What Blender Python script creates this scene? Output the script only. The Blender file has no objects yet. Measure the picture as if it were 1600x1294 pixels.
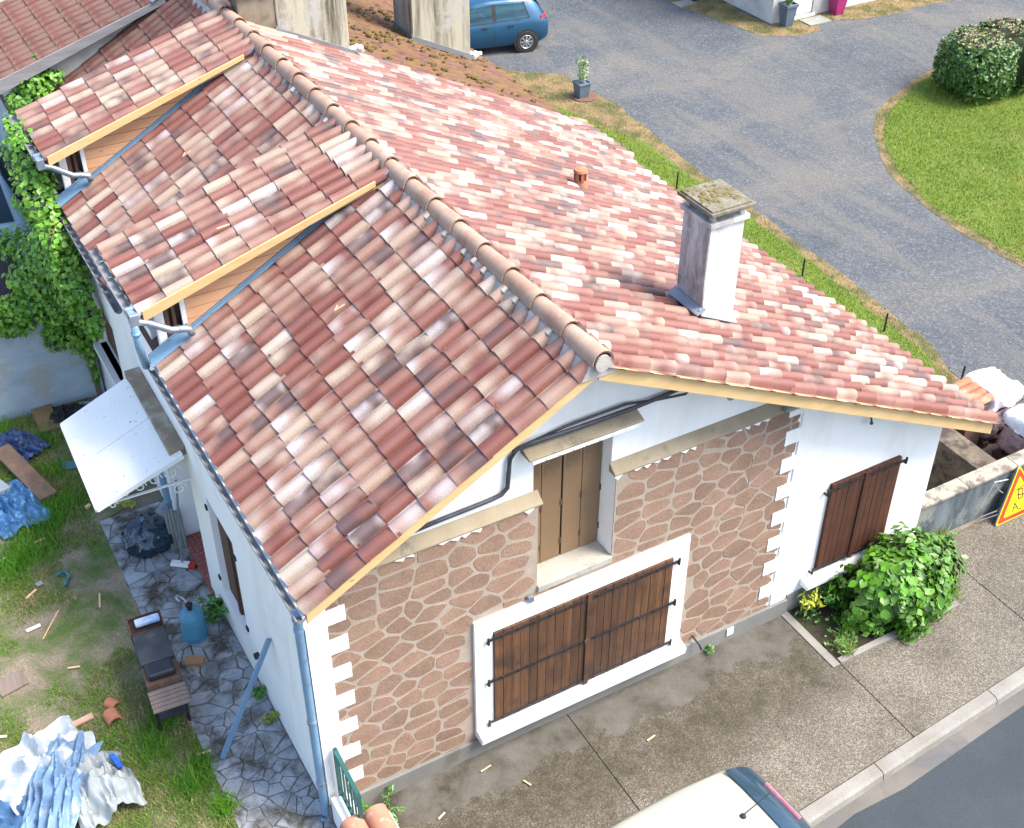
import bpy, math, random
import numpy as np
from mathutils import Vector, Matrix, noise
R = math.radians
random.seed(7)
rng = np.random.default_rng(7)
sc = bpy.context.scene
col = sc.collection

# ------------------------------------------------------------------ camera
cam = bpy.data.objects.new('camera', bpy.data.cameras.new('camera'))
col.objects.link(cam)
cam.data.sensor_width = 36.0
cam.data.lens = 44.65
cam.data.clip_end = 500
cam.matrix_world = (Matrix.Translation((-2.403, -8.215, 11.955)) @ Matrix.Rotation(R(-29.568), 4, 'Z')
                    @ Matrix.Rotation(R(90 - 37.481), 4, 'X') @ Matrix.Rotation(R(0.059), 4, 'Z'))
sc.camera = cam
CAM = Vector((-2.403, -8.215, 11.955))

# ------------------------------------------------------------------ sky, sun, exposure
SUN_EL, SUN_AZ = 55.0, 126.0           # azimuth clockwise from +Y
w = bpy.data.worlds.new('World'); sc.world = w; w.use_nodes = True
nt = w.node_tree
sky = nt.nodes.new('ShaderNodeTexSky'); sky.sky_type = 'NISHITA'; sky.sun_disc = False
sky.sun_elevation = R(SUN_EL); sky.sun_rotation = R(SUN_AZ)
sky.air_density = 1.0; sky.dust_density = 2.5; sky.ozone_density = 1.0
nt.links.new(sky.outputs[0], nt.nodes['Background'].inputs[0])
nt.nodes['Background'].inputs[1].default_value = 0.13
sd = bpy.data.lights.new('sun', 'SUN'); sd.energy = 2.2; sd.angle = R(30); sd.color = (1.0, 0.94, 0.85)
so = bpy.data.objects.new('sun', sd); col.objects.link(so)
sdir = Vector((math.sin(R(SUN_AZ)) * math.cos(R(SUN_EL)), math.cos(R(SUN_AZ)) * math.cos(R(SUN_EL)), math.sin(R(SUN_EL))))
so.rotation_euler = sdir.to_track_quat('Z', 'Y').to_euler()
so.location = (0, 0, 30)
sc.view_settings.view_transform = 'Standard'; sc.view_settings.look = 'None'
sc.view_settings.gamma = 1.0; sc.view_settings.use_curve_mapping = False
sc.view_settings.exposure = 1.85

# ------------------------------------------------------------------ helpers
ORG = {}
def tag(o, label=None, cat=None, group=None, kind=None):
    if label: o['label'] = label
    if cat: o['category'] = cat
    if group: o['group'] = group
    if kind: o['kind'] = kind
    return o
def thing(name, label, cat, loc=(0, 0, 0), group=None, kind=None):
    o = bpy.data.objects.new(name, None); col.objects.link(o)
    o.empty_display_size = .2
    o.location = loc; ORG[o] = Vector(loc)
    return tag(o, label, cat, group, kind)
def finish(me, smooth=False, mats=()):
    for m in mats: me.materials.append(m)
    if smooth: me.shade_smooth()
    return me
class MB:
    def __init__(s): s.v = []; s.f = []; s.mi = []; s.m = 0
    def add(s, vs, fs):
        b = len(s.v); s.v += [tuple(p) for p in vs]
        for f in fs: s.f.append(tuple(b + i for i in f)); s.mi.append(s.m)
        return s
    def box(s, x0, x1, y0, y1, z0, z1):
        return s.add([(x0, y0, z0), (x1, y0, z0), (x1, y1, z0), (x0, y1, z0), (x0, y0, z1), (x1, y0, z1), (x1, y1, z1), (x0, y1, z1)],
                     [(0, 3, 2, 1), (4, 5, 6, 7), (0, 1, 5, 4), (1, 2, 6, 5), (2, 3, 7, 6), (3, 0, 4, 7)])
    def obox(s, c, size, rot=(0, 0, 0), M=None):
        from mathutils import Euler
        M = M or Euler([R(a) for a in rot]).to_matrix(); c = Vector(c)
        k = [Vector((sx * size[0] / 2, sy * size[1] / 2, sz * size[2] / 2)) for sz in (-1, 1) for sx, sy in ((-1, -1), (1, -1), (1, 1), (-1, 1))]
        return s.add([c + M @ p for p in k], [(0, 3, 2, 1), (4, 5, 6, 7), (0, 1, 5, 4), (1, 2, 6, 5), (2, 3, 7, 6), (3, 0, 4, 7)])
    def beam(s, a, b, wd, ht, up=(0, 0, 1)):
        a = Vector(a); b = Vector(b); d = (b - a).normalized(); up = Vector(up)
        sd_ = d.cross(up).normalized(); u2 = sd_.cross(d).normalized()
        vs = [p + sd_ * i * wd / 2 + u2 * j * ht / 2 for p in (a, b) for i, j in ((-1, -1), (1, -1), (1, 1), (-1, 1))]
        return s.add(vs, [(0, 1, 2, 3), (7, 6, 5, 4), (0, 4, 5, 1), (1, 5, 6, 2), (2, 6, 7, 3), (3, 7, 4, 0)])
    def prism(s, pts, off):
        n = len(pts); off = Vector(off); pts = [Vector(p) for p in pts]
        return s.add(pts + [p + off for p in pts], [tuple(range(n - 1, -1, -1)), tuple(range(n, 2 * n))] + [(i, (i + 1) % n, n + (i + 1) % n, n + i) for i in range(n)])
    def tube(s, pts, r, n=8, cap=True):
        pts = [Vector(p) for p in pts]; rs = r if isinstance(r, (list, tuple)) else [r] * len(pts)
        vs = []; fs = []
        ref = Vector((0.13, 0.21, 1)).normalized()
        for i, p in enumerate(pts):
            d = (pts[min(i + 1, len(pts) - 1)] - pts[max(i - 1, 0)]).normalized()
            a = d.cross(ref)
            if a.length < .05: a = d.cross(Vector((1, 0, 0)))
            a.normalize(); b = d.cross(a)
            for k in range(n):
                t = 2 * math.pi * k / n; vs.append(p + (a * math.cos(t) + b * math.sin(t)) * rs[i])
        for i in range(len(pts) - 1):
            for k in range(n):
                fs.append((i * n + k, i * n + (k + 1) % n, (i + 1) * n + (k + 1) % n, (i + 1) * n + k))
        if cap: fs += [tuple(range(n - 1, -1, -1)), tuple((len(pts) - 1) * n + k for k in range(n))]
        return s.add(vs, fs)
    def lathe(s, prof, c, n=16, cap=True, sx=1, sy=1):
        vs = [(c[0] + r * math.cos(2 * math.pi * k / n) * sx, c[1] + r * math.sin(2 * math.pi * k / n) * sy, c[2] + z) for r, z in prof for k in range(n)]
        fs = [(i * n + k, i * n + (k + 1) % n, (i + 1) * n + (k + 1) % n, (i + 1) * n + k) for i in range(len(prof) - 1) for k in range(n)]
        if cap: fs += [tuple(range(n - 1, -1, -1)), tuple((len(prof) - 1) * n + k for k in range(n))]
        return s.add(vs, fs)
    def build(s, name, mats, parent=None, smooth=False, bevel=0, org=None, sub=0):
        if not isinstance(mats, (list, tuple)): mats = [mats]
        if parent is not None: o0 = ORG[parent]
        elif org is not None: o0 = Vector(org)
        else:
            a = np.array(s.v); o0 = Vector(((a[:, 0].min() + a[:, 0].max()) / 2, (a[:, 1].min() + a[:, 1].max()) / 2, a[:, 2].min()))
        me = bpy.data.meshes.new(name)
        me.from_pydata([(p[0] - o0.x, p[1] - o0.y, p[2] - o0.z) for p in s.v], [], s.f)
        me.polygons.foreach_set('material_index', s.mi)
        finish(me, False, mats)
        if smooth is True: me.shade_smooth()
        elif smooth:
            me.shade_smooth(); me.set_sharp_from_angle(angle=R(smooth))
        me.update()
        o = bpy.data.objects.new(name, me); col.objects.link(o)
        ORG[o] = o0
        if parent is not None: o.parent = parent
        else: o.location = o0
        if sub:
            m = o.modifiers.new('sub', 'SUBSURF'); m.levels = m.render_levels = sub
        if bevel:
            m = o.modifiers.new('bev', 'BEVEL'); m.width = bevel; m.segments = 2; m.limit_method = 'ANGLE'
        return o
def struct(o): o['kind'] = 'structure'; return o
def stuff(o): o['kind'] = 'stuff'; return o

# ------------------------------------------------------------------ materials
def nodes(name):
    m = bpy.data.materials.new(name); m.use_nodes = True
    n = m.node_tree.nodes; l = m.node_tree.links
    return m, n, l, n['Principled BSDF']
def c4(c): return (c[0], c[1], c[2], 1)
def dk(c): return tuple(x * .8 for x in c) if c and max(c) < .56 else c
def ramp(n, l, src, stops):
    r = n.new('ShaderNodeValToRGB'); e = r.color_ramp.elements
    while len(e) < len(stops): e.new(.5)
    for k, (p, c) in enumerate(stops): e[k].position = p; e[k].color = c4(c)
    l.new(src, r.inputs[0]); return r.outputs[0]
def noise_n(n, l, vec, scale, detail=4, rough=.6, dist=0, sc3=None):
    if sc3:
        mp = n.new('ShaderNodeMapping'); mp.inputs['Scale'].default_value = sc3; l.new(vec, mp.inputs[0]); vec = mp.outputs[0]
    t = n.new('ShaderNodeTexNoise'); t.inputs['Scale'].default_value = scale; t.inputs['Detail'].default_value = detail
    t.inputs['Roughness'].default_value = rough; t.inputs['Distortion'].default_value = dist
    l.new(vec, t.inputs['Vector']); return t.outputs['Fac']
def mix(n, l, f, a, b, mode='MIX'):
    m = n.new('ShaderNodeMix'); m.data_type = 'RGBA'; m.blend_type = mode
    for s, v in ((0, f), (6, a), (7, b)):
        if hasattr(v, 'is_output') or isinstance(v, bpy.types.NodeSocket): l.new(v, m.inputs[s])
        else: m.inputs[s].default_value = v if s == 0 else c4(v)
    return m.outputs[2]
def bump(n, l, b, h, strength, dist=.01):
    bp = n.new('ShaderNodeBump'); bp.inputs['Strength'].default_value = strength; bp.inputs['Distance'].default_value = dist
    l.new(h, bp.inputs['Height']); l.new(bp.outputs[0], b.inputs['Normal'])
def fine(n, l, col_, vec, scale, lo=.8, hi=1.15):
    v = noise_n(n, l, vec, scale, 2)
    r = ramp(n, l, v, [(.3, (lo,) * 3), (.7, (hi,) * 3)])
    return mix(n, l, 1.0, col_, r, 'MULTIPLY')
def PM(name, c1, c2=None, scale=4, rough=.8, metal=0, bmp=0, bsc=60, c3=None, s3=1.2, t3=(.5, .62), sc3=None, grain=0, gsc=120, obj=False, coat=0, bd=.01):
    """c1/c2 clouded by noise, optional c3 patches on top, grain, bump"""
    m, n, l, b = nodes(name)
    tc = n.new('ShaderNodeTexCoord'); vec = tc.outputs['Object']
    c2 = c2 or tuple(x * .8 for x in c1)
    c1, c2, c3 = dk(c1), dk(c2), dk(c3)
    f = noise_n(n, l, vec, scale, 5, .6, 0, sc3)
    c = ramp(n, l, f, [(.35, c1), (.65, c2)])
    if c3:
        g = noise_n(n, l, vec, s3, 6, .65, .3)
        gm = ramp(n, l, g, [(t3[0], (0, 0, 0)), (t3[1], (1, 1, 1))])
        c = mix(n, l, gm, c, c3)
    if obj:
        oi = n.new('ShaderNodeObjectInfo')
        r = ramp(n, l, oi.outputs['Random'], [(0, (1 - obj,) * 3), (1, (1 + obj,) * 3)])
        c = mix(n, l, 1.0, c, r, 'MULTIPLY')
    if grain: c = fine(n, l, c, vec, gsc, 1 - grain, 1 + grain)
    l.new(c, b.inputs['Base Color'])
    b.inputs['Roughness'].default_value = rough; b.inputs['Metallic'].default_value = metal
    if coat: b.inputs['Coat Weight'].default_value = coat; b.inputs['Coat Roughness'].default_value = .08
    if bmp: bump(n, l, b, noise_n(n, l, vec, bsc, 5, .65), bmp, bd)
    return m

def tile_mat(name, pal, dark, moss=None):
    m, n, l, b = nodes(name)
    uv = n.new('ShaderNodeUVMap'); uv.uv_map = 'uv'
    at = n.new('ShaderNodeAttribute'); at.attribute_name = 'tv'
    sp = n.new('ShaderNodeSeparateColor'); l.new(at.outputs['Color'], sp.inputs[0])
    mr = n.new('ShaderNodeMapRange'); mr.inputs[3].default_value = .06; mr.inputs[4].default_value = .82; l.new(sp.outputs[0], mr.inputs[0])
    basec = ramp(n, l, mr.outputs[0], pal)
    second = ramp(n, l, sp.outputs[1], pal)
    f = noise_n(n, l, uv.outputs[0], .95, 1.5, .45, .2, (.4, 1, 1))
    fm = ramp(n, l, f, [(.34, (0, 0, 0)), (.66, (1, 1, 1))])
    c = mix(n, l, fm, basec, second)
    g = noise_n(n, l, uv.outputs[0], 1.3, 1.5, .5, .2, (.6, 1, 1))
    ad = n.new('ShaderNodeMath'); ad.operation = 'MULTIPLY'; l.new(g, ad.inputs[0]); l.new(sp.outputs[2], ad.inputs[1])
    dm = ramp(n, l, ad.outputs[0], [(.34, (0, 0, 0)), (.56, (.9,) * 3)])
    c = mix(n, l, dm, c, dark)
    if moss:
        tc = n.new('ShaderNodeTexCoord')
        q = noise_n(n, l, tc.outputs['Object'], 3.2, 8, .75)
        qm = ramp(n, l, q, [(.46, (0, 0, 0)), (.56, (1, 1, 1))])
        c = mix(n, l, qm, c, moss)
        q2 = noise_n(n, l, tc.outputs['Object'], 11, 6, .75)
        c = mix(n, l, ramp(n, l, q2, [(.56, (0, 0, 0)), (.66, (.8,) * 3)]), c, (.17, .11, .08) if pal[0][1][0] > .095 else (.13, .075, .05))
    c = fine(n, l, c, uv.outputs[0], 26, .84, 1.14)
    l.new(c, b.inputs['Base Color']); b.inputs['Roughness'].default_value = .55 if not moss else .85
    bump(n, l, b, noise_n(n, l, uv.outputs[0], 22, 4), .25 if not moss else .6, .006)
    return m
TERRA = [(0, (.135, .042, .033)), (.28, (.17, .06, .046)), (.44, (.2, .09, .07)), (.58, (.265, .165, .128)), (.76, (.34, .265, .205)), (.92, (.37, .32, .285)), (1, (.42, .38, .39))]
m_tile = tile_mat('new_clay_tile', TERRA, (.085, .052, .052))
m_oldtile = tile_mat('old_clay_tile', [(0, (.1, .034, .028)), (.5, (.135, .05, .04)), (1, (.17, .075, .06))], (.06, .03, .028), (.15, .085, .066))
m_mosstile = tile_mat('mossy_clay_tile', [(0, (.09, .034, .028)), (.5, (.12, .05, .038)), (1, (.15, .072, .05))], (.05, .03, .024), (.14, .078, .022))
m_ridge = PM('ridge_tile', (.4, .24, .17), (.46, .33, .245), 3, .75, c3=(.3, .15, .105), s3=2.2, t3=(.55, .75), grain=.1, gsc=60, bmp=.15, obj=.08)
m_mortar = PM('grey_mortar', (.4, .37, .33), (.5, .46, .42), 8, .9, bmp=.5, bsc=30)
def wall_white(name, c=(.8, .8, .78), dirt=(.6, .58, .53)):
    m, n, l, b = nodes(name)
    tc = n.new('ShaderNodeTexCoord'); vec = tc.outputs['Object']
    f = noise_n(n, l, vec, 1.1, 6, .7, .4, (1, 1, .35))
    cc = ramp(n, l, f, [(.5, c), (.78, dirt)])
    cc = fine(n, l, cc, vec, 90, .96, 1.03)
    l.new(cc, b.inputs['Base Color']); b.inputs['Roughness'].default_value = .9
    bump(n, l, b, noise_n(n, l, vec, 140, 3), .25, .006)
    return m
m_white = wall_white('white_render', (.8, .8, .78), (.66, .645, .6))
m_white2 = PM('white_paint', (.8, .8, .78), (.76, .76, .74), 3, .6, bmp=.08, bsc=40)
m_trim = PM('white_stone_trim', (.8, .8, .78), (.74, .73, .7), 6, .8, bmp=.2, bsc=60)
m_conc = PM('concrete', (.4, .37, .31), (.5, .46, .39), 2.5, .9, c3=(.22, .2, .18), s3=2.3, t3=(.55, .75), bmp=.35, bsc=40, grain=.15, gsc=90)
m_conc_ochre = PM('weathered_ledge', (.31, .25, .165), (.37, .31, .21), 3, .9, c3=(.12, .11, .1), s3=1.9, t3=(.54, .68), bmp=.3, bsc=40, grain=.12)
m_plinth = PM('grey_plinth', (.24, .24, .225), (.19, .185, .17), 1.5, .9, c3=(.13, .12, .095), s3=1.1, t3=(.6, .75), bmp=.25, bsc=60, grain=.1)
m_stone = PM('brown_cladding_stone', (.335, .212, .146), (.27, .167, .113), 2.5, .9, c3=(.17, .105, .075), s3=18, t3=(.6, .78), bmp=.5, bsc=45, grain=.22, gsc=70, obj=.13, bd=.012)
m_joint = PM('cladding_mortar', (.43, .36, .29), (.36, .285, .215), 4, .92, bmp=.3, bsc=50, grain=.1)
def wood(name, a, b_, sc3=(1, 1, .08), scale=18, rough=.75, knots=None, obj=.12, stain=None):
    m, n, l, b = nodes(name)
    tc = n.new('ShaderNodeTexCoord'); vec = tc.outputs['Object']
    f = noise_n(n, l, vec, scale, 5, .65, .6, sc3)
    if max(a) < .45: a, b_ = dk(a), dk(b_)
    c = ramp(n, l, f, [(.32, a), (.68, b_)])
    oi = n.new('ShaderNodeObjectInfo')
    c = mix(n, l, 1.0, c, ramp(n, l, oi.outputs['Random'], [(0, (1 - obj,) * 3), (1, (1 + obj,) * 3)]), 'MULTIPLY')
    if stain:
        g = noise_n(n, l, vec, 2.6, 5, .7)
        c = mix(n, l, ramp(n, l, g, [(.48, (0, 0, 0)), (.66, (.85,) * 3)]), c, stain)
    if knots:
        vo = n.new('ShaderNodeTexVoronoi'); vo.inputs['Scale'].default_value = 4.5
        mp = n.new('ShaderNodeMapping'); mp.inputs['Scale'].default_value = knots; l.new(vec, mp.inputs[0]); l.new(mp.outputs[0], vo.inputs['Vector'])
        c = mix(n, l, ramp(n, l, vo.outputs['Distance'], [(.03, (.9,) * 3), (.1, (0, 0, 0))]), c, tuple(x * .4 for x in a))
    l.new(c, b.inputs['Base Color']); b.inputs['Roughness'].default_value = rough
    bump(n, l, b, f, .3, .004)
    return m
m_oak = wood('weathered_oak', (.06, .026, .011), (.15, .066, .025), (1, 1, .06), 22, .75, None, .3, (.035, .017, .009))
m_mahog = wood('red_brown_shutter', (.06, .018, .008), (.115, .036, .015), (1, 1, .06), 20, .7, None, .14, (.035, .012, .007))
m_brownwood = wood('dark_brown_wood', (.09, .045, .028), (.16, .085, .055), (1, 1, .1), 16, .75)
m_pine = wood('fresh_pine', (.5, .33, .14), (.58, .41, .2), (.12, 1, 1), 12, .65, (.6, 1, 1), .05)
m_larch = wood('orange_larch_board', (.58, .3, .15), (.66, .37, .2), (.1, 1, 1), 14, .65, (.5, 1, 1.5), .1)
m_beige = PM('beige_painted_metal', (.27, .168, .09), (.24, .148, .078), 2, .5, obj=.05)
m_iron = PM('black_iron', (.025, .025, .032), (.05, .045, .045), 12, .55, .4)
m_zinc = PM('zinc', (.42, .5, .58), (.34, .42, .5), 3, .35, .75, bmp=.05, bsc=20)
m_zincdark = PM('dark_zinc', (.17, .18, .19), (.23, .245, .26), 4, .8, .0)
m_dpblue = PM('blue_grey_downpipe', (.22, .37, .52), (.17, .3, .45), 2.5, .45, 0, c3=(.1, .18, .28), s3=7, t3=(.58, .74))
m_cable = PM('black_cable', (.03, .035, .05), (.06, .065, .08), 8, .5)
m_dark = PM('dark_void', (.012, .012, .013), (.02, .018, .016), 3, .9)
m_underlay = PM('roof_underlay', (.16, .075, .06), (.1, .05, .045), 3, .9)
m_lichen = PM('lichen_concrete', (.17, .15, .105), (.25, .23, .18), 9, .95, c3=(.14, .12, .06), s3=6, t3=(.48, .6), bmp=.8, bsc=30, grain=.25, gsc=60)
def streaky(name, c, dk, th=(.45, .7), sc3=(1, 1, .16), s=4, pale=None):
    m, n, l, b = nodes(name)
    tc = n.new('ShaderNodeTexCoord'); vec = tc.outputs['Object']
    f = noise_n(n, l, vec, s, 7, .72, .3, sc3)
    cc = ramp(n, l, f, [(th[0], c), (th[1], dk)])
    if pale:
        cc = mix(n, l, ramp(n, l, noise_n(n, l, vec, 2.3, 5, .7), [(.5, (0, 0, 0)), (.64, (1, 1, 1))]), cc, pale)
    cc = fine(n, l, cc, vec, 70, .86, 1.1)
    l.new(cc, b.inputs['Base Color']); b.inputs['Roughness'].default_value = .92
    bump(n, l, b, noise_n(n, l, vec, 30, 5), .35, .01)
    return m
m_chim = streaky('chimney_render', (.72, .71, .68), (.34, .32, .3), (.5, .8))
m_chimdirty = streaky('sooty_chimney_render', (.5, .48, .46), (.2, .18, .16), (.4, .68), (1, 1, .3), 5, pale=(.56, .56, .57))
m_bigchim = streaky('old_grey_render', (.4, .37, .28), (.08, .07, .05), (.45, .66), (1, 1, .09), 5, pale=(.36, .35, .32))
m_gwall = streaky('pale_garden_wall_render', (.36, .43, .48), (.24, .31, .37), (.45, .72), (.35, 1, 1), 2.6, pale=(.33, .34, .31))
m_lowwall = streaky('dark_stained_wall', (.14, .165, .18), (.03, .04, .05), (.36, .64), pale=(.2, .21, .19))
m_glass = PM('dark_glass', (.03, .06, .09), (.04, .08, .12), 2, .06, .2)
m_glassblue = PM('glass_painted_reflection', (.008, .025, .035), (.03, .1, .13), 3.5, .15, 0, sc3=(.2, .2, 2.5))  # stretched blue bands put a reflection into the glass colour itself
m_rubber = PM('black_rubber', (.02, .02, .021), (.035, .033, .03), 9, .85)
m_alu = PM('alloy', (.6, .61, .63), (.52, .53, .55), 4, .35, .7)
m_carblue = PM('metallic_blue_paint', (.018, .1, .2), (.016, .085, .17), 1, .35, .3, coat=.35)
m_carsilver = PM('pale_champagne_paint', (.55, .55, .45), (.5, .52, .45), .7, .35, .1, coat=.5)
m_carpale = PM('pale_blue_paint', (.5, .66, .74), (.42, .58, .68), .8, .3, .1, coat=.6)
m_red = PM('red_lamp', (.6, .03, .03), (.4, .02, .02), 8, .25, coat=.5)
m_pink = PM('pink_lamp', (.6, .2, .26), (.5, .15, .2), 8, .3)

# ================================================================== GROUND
def poly_sheet(name, pts, z, mat, kind='structure'):
    mb = MB(); mb.add([(x, y, z) for x, y in pts], [tuple(range(len(pts)))])
    o = mb.build(name, mat, org=(0, 0, 0)); o['kind'] = kind
    if o.data.polygons[0].normal.z < 0: o.data.flip_normals()
    return o
def rough_line(pts, step=.25, amp=.12, seed=0, closed=True):
    out = []; n = len(pts)
    for i in range(n if closed else n - 1):
        a = Vector((*pts[i], 0)); b = Vector((*pts[(i + 1) % n], 0)); k = max(1, int((b - a).length / step)); k = min(k, 80)
        for j in range(k):
            p = a.lerp(b, j / k); q = noise.noise_vector(p * 1.3 + Vector((seed, seed * 2, 0)))
            q2 = noise.noise_vector(p * 5 + Vector((seed, 3, 1)))
            out.append((p.x + (q.x + q2.x * .4) * amp, p.y + (q.y + q2.y * .4) * amp))
    return out
def yk(x): return -2.454 + .0713 * (x - 4.455)

m_ground = PM('bare_earth', (.2, .155, .11), (.28, .23, .17), 1.2, .95, c3=(.12, .085, .055), s3=1.6, t3=(.5, .7), bmp=.7, bsc=18, grain=.25, gsc=70, bd=.03)
m_gsoil = PM('garden_soil', (.33, .27, .19), (.24, .19, .12), 1.5, .95, c3=(.1, .16, .03), s3=1.5, t3=(.42, .6), bmp=.8, bsc=25, grain=.35, gsc=55, bd=.03)
# gravel with pale wheel tracks
m, n_, l_, b_ = nodes('blue_grey_gravel'); m_gravel = m
tc = n_.new('ShaderNodeTexCoord'); vec = tc.outputs['Object']
cg = ramp(n_, l_, noise_n(n_, l_, vec, .5, 6, .62, .6, (.45, 1, 1)), [(.34, (.04, .05, .062)), (.5, (.06, .067, .075)), (.66, (.105, .099, .088))])
cg = mix(n_, l_, ramp(n_, l_, noise_n(n_, l_, vec, 7, 5, .8), [(.4, (0, 0, 0)), (.8, (.6,) * 3)]), cg, (.085, .088, .092))
vo = n_.new('ShaderNodeTexVoronoi'); vo.inputs['Scale'].default_value = 22; l_.new(vec, vo.inputs['Vector'])
cg = mix(n_, l_, ramp(n_, l_, vo.outputs['Color'], [(.5, (0, 0, 0)), (.85, (.8,) * 3)]), cg, mix(n_, l_, .2, cg, (.3, .31, .33)))
cg = mix(n_, l_, ramp(n_, l_, noise_n(n_, l_, vec, 30, 2), [(.7, (0, 0, 0)), (.76, (.6,) * 3)]), cg, (.3, .31, .32))
tr_k = noise_n(n_, l_, vec, 1.0, 3, .5, 1.2, (.9, .16, 1))
cg = mix(n_, l_, ramp(n_, l_, tr_k, [(.52, (0, 0, 0)), (.64, (.55,) * 3)]), cg, (.118, .11, .098))
cg = mix(n_, l_, ramp(n_, l_, noise_n(n_, l_, vec, .9, 7, .7), [(.56, (0, 0, 0)), (.72, (.6,) * 3)]), cg, (.036, .045, .056))
cg = fine(n_, l_, cg, vec, 28, .8, 1.18)
l_.new(cg, b_.inputs['Base Color']); b_.inputs['Roughness'].default_value = .95
bump(n_, l_, b_, vo.outputs['Distance'], .5, .02)
# exposed aggregate pavement
m, n_, l_, b_ = nodes('aggregate_pavement'); m_pave = m
tc = n_.new('ShaderNodeTexCoord'); vec = tc.outputs['Object']
sx = n_.new('ShaderNodeSeparateXYZ'); l_.new(vec, sx.inputs[0])
v1 = n_.new('ShaderNodeTexVoronoi'); v1.inputs['Scale'].default_value = 88; l_.new(vec, v1.inputs['Vector'])
sp_ = n_.new('ShaderNodeSeparateColor'); l_.new(v1.outputs['Color'], sp_.inputs[0])
agg = ramp(n_, l_, sp_.outputs[0], [(0, (.055, .047, .034)), (.3, (.092, .08, .06)), (.6, (.128, .114, .09)), (.85, (.17, .156, .13)), (1, (.24, .225, .2))])
pal = ramp(n_, l_, noise_n(n_, l_, vec, .8, 6, .65), [(.4, (.78, .76, .72)), (.62, (1.12, 1.1, 1.1))])
agg = mix(n_, l_, 1, agg, pal, 'MULTIPLY')
nz = noise_n(n_, l_, vec, 1.5, 7, .68, .3)
def math_n(op, a, b__):
    q = n_.new('ShaderNodeMath'); q.operation = op
    for i, v in enumerate((a, b__)):
        if isinstance(v, (int, float)): q.inputs[i].default_value = v
        else: l_.new(v, q.inputs[i])
    return q.outputs[0]
yy = math_n('ADD', sx.outputs[1], math_n('MULTIPLY', math_n('SUBTRACT', nz, .5), 1.1))
moss = ramp(n_, l_, math_n('ADD', yy, 2.0), [(.3, (0, 0, 0)), (.9, (1, 1, 1))])      # y -1.65 -> -1
mossx = ramp(n_, l_, math_n('MULTIPLY', math_n('SUBTRACT', 6.6, sx.outputs[0]), .8), [(0, (.12,) * 3), (.5, (1, 1, 1))])
mossf = mix(n_, l_, 1, mix(n_, l_, 1, moss, mossx, 'MULTIPLY'), ramp(n_, l_, noise_n(n_, l_, vec, 5, 5, .75), [(.3, (.35,) * 3), (.62, (1, 1, 1))]), 'MULTIPLY')
agg = mix(n_, l_, mossf, agg, mix(n_, l_, .24, (.02, .0165, .004), agg))
smo = ramp(n_, l_, math_n('ADD', yy, 1.0), [(.455, (0, 0, 0)), (.49, (1, 1, 1))])
smo = mix(n_, l_, 1, smo, ramp(n_, l_, math_n('SUBTRACT', 6.35, sx.outputs[0]), [(0, (0, 0, 0)), (.3, (1, 1, 1))]), 'MULTIPLY')
scol = ramp(n_, l_, noise_n(n_, l_, vec, 2.2, 6, .7), [(.36, (.105, .098, .086)), (.52, (.078, .071, .057)), (.66, (.036, .031, .02))])
agg = mix(n_, l_, smo, agg, fine(n_, l_, scol, vec, 75, .72, 1.25))
l_.new(agg, b_.inputs['Base Color']); b_.inputs['Roughness'].default_value = .85
bump(n_, l_, b_, v1.outputs['Distance'], .4, .008)
m_bedsoil = PM('dark_bed_soil', (.03, .022, .014), (.055, .04, .025), 7, .95, c3=(.035, .055, .01), s3=4, t3=(.5, .62), bmp=.8, bsc=20, bd=.03)
m_kerb = PM('kerb_concrete', (.3, .285, .26), (.23, .215, .19), 2, .85, c3=(.22, .2, .17), s3=1.5, t3=(.52, .7), bmp=.4, bsc=50, grain=.2, gsc=80)
m_gutter = PM('wet_gutter_concrete', (.17, .15, .125), (.11, .1, .085), 1.2, .45, c3=(.1, .1, .1), s3=1.1, t3=(.5, .62), bmp=.25, bsc=40, grain=.15)
m_asph = PM('blue_grey_asphalt', (.04, .053, .063), (.03, .041, .05), 1.2, .85, bmp=.5, bsc=150, grain=.45, gsc=110)
m_tan = PM('dry_grass_verge', (.27, .185, .09), (.17, .135, .055), 2, .95, c3=(.09, .095, .025), s3=2, t3=(.45, .6), bmp=.8, bsc=30, grain=.35, gsc=45, bd=.03)
m_lawnsoil = PM('lawn_base', (.085, .14, .01), (.11, .165, .014), 1, .95, c3=(.15, .17, .03), s3=.9, t3=(.52, .7), bmp=.5, bsc=40, grain=.25, gsc=40)
m_lawnblade = PM('lawn_blades', (.2, .3, .012), (.27, .36, .022), .8, .7, c3=(.4, .42, .09), s3=1.0, t3=(.52, .72), grain=.35, gsc=30)
m_gblade = PM('garden_grass_blades', (.13, .29, .014), (.21, .35, .028), 1.4, .7, c3=(.42, .38, .16), s3=1.3, t3=(.46, .62), grain=.45, gsc=45)
m_wildgrass = PM('tall_grass_blades', (.09, .3, .015), (.18, .42, .025), 5, .6, grain=.35, gsc=40)

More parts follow.
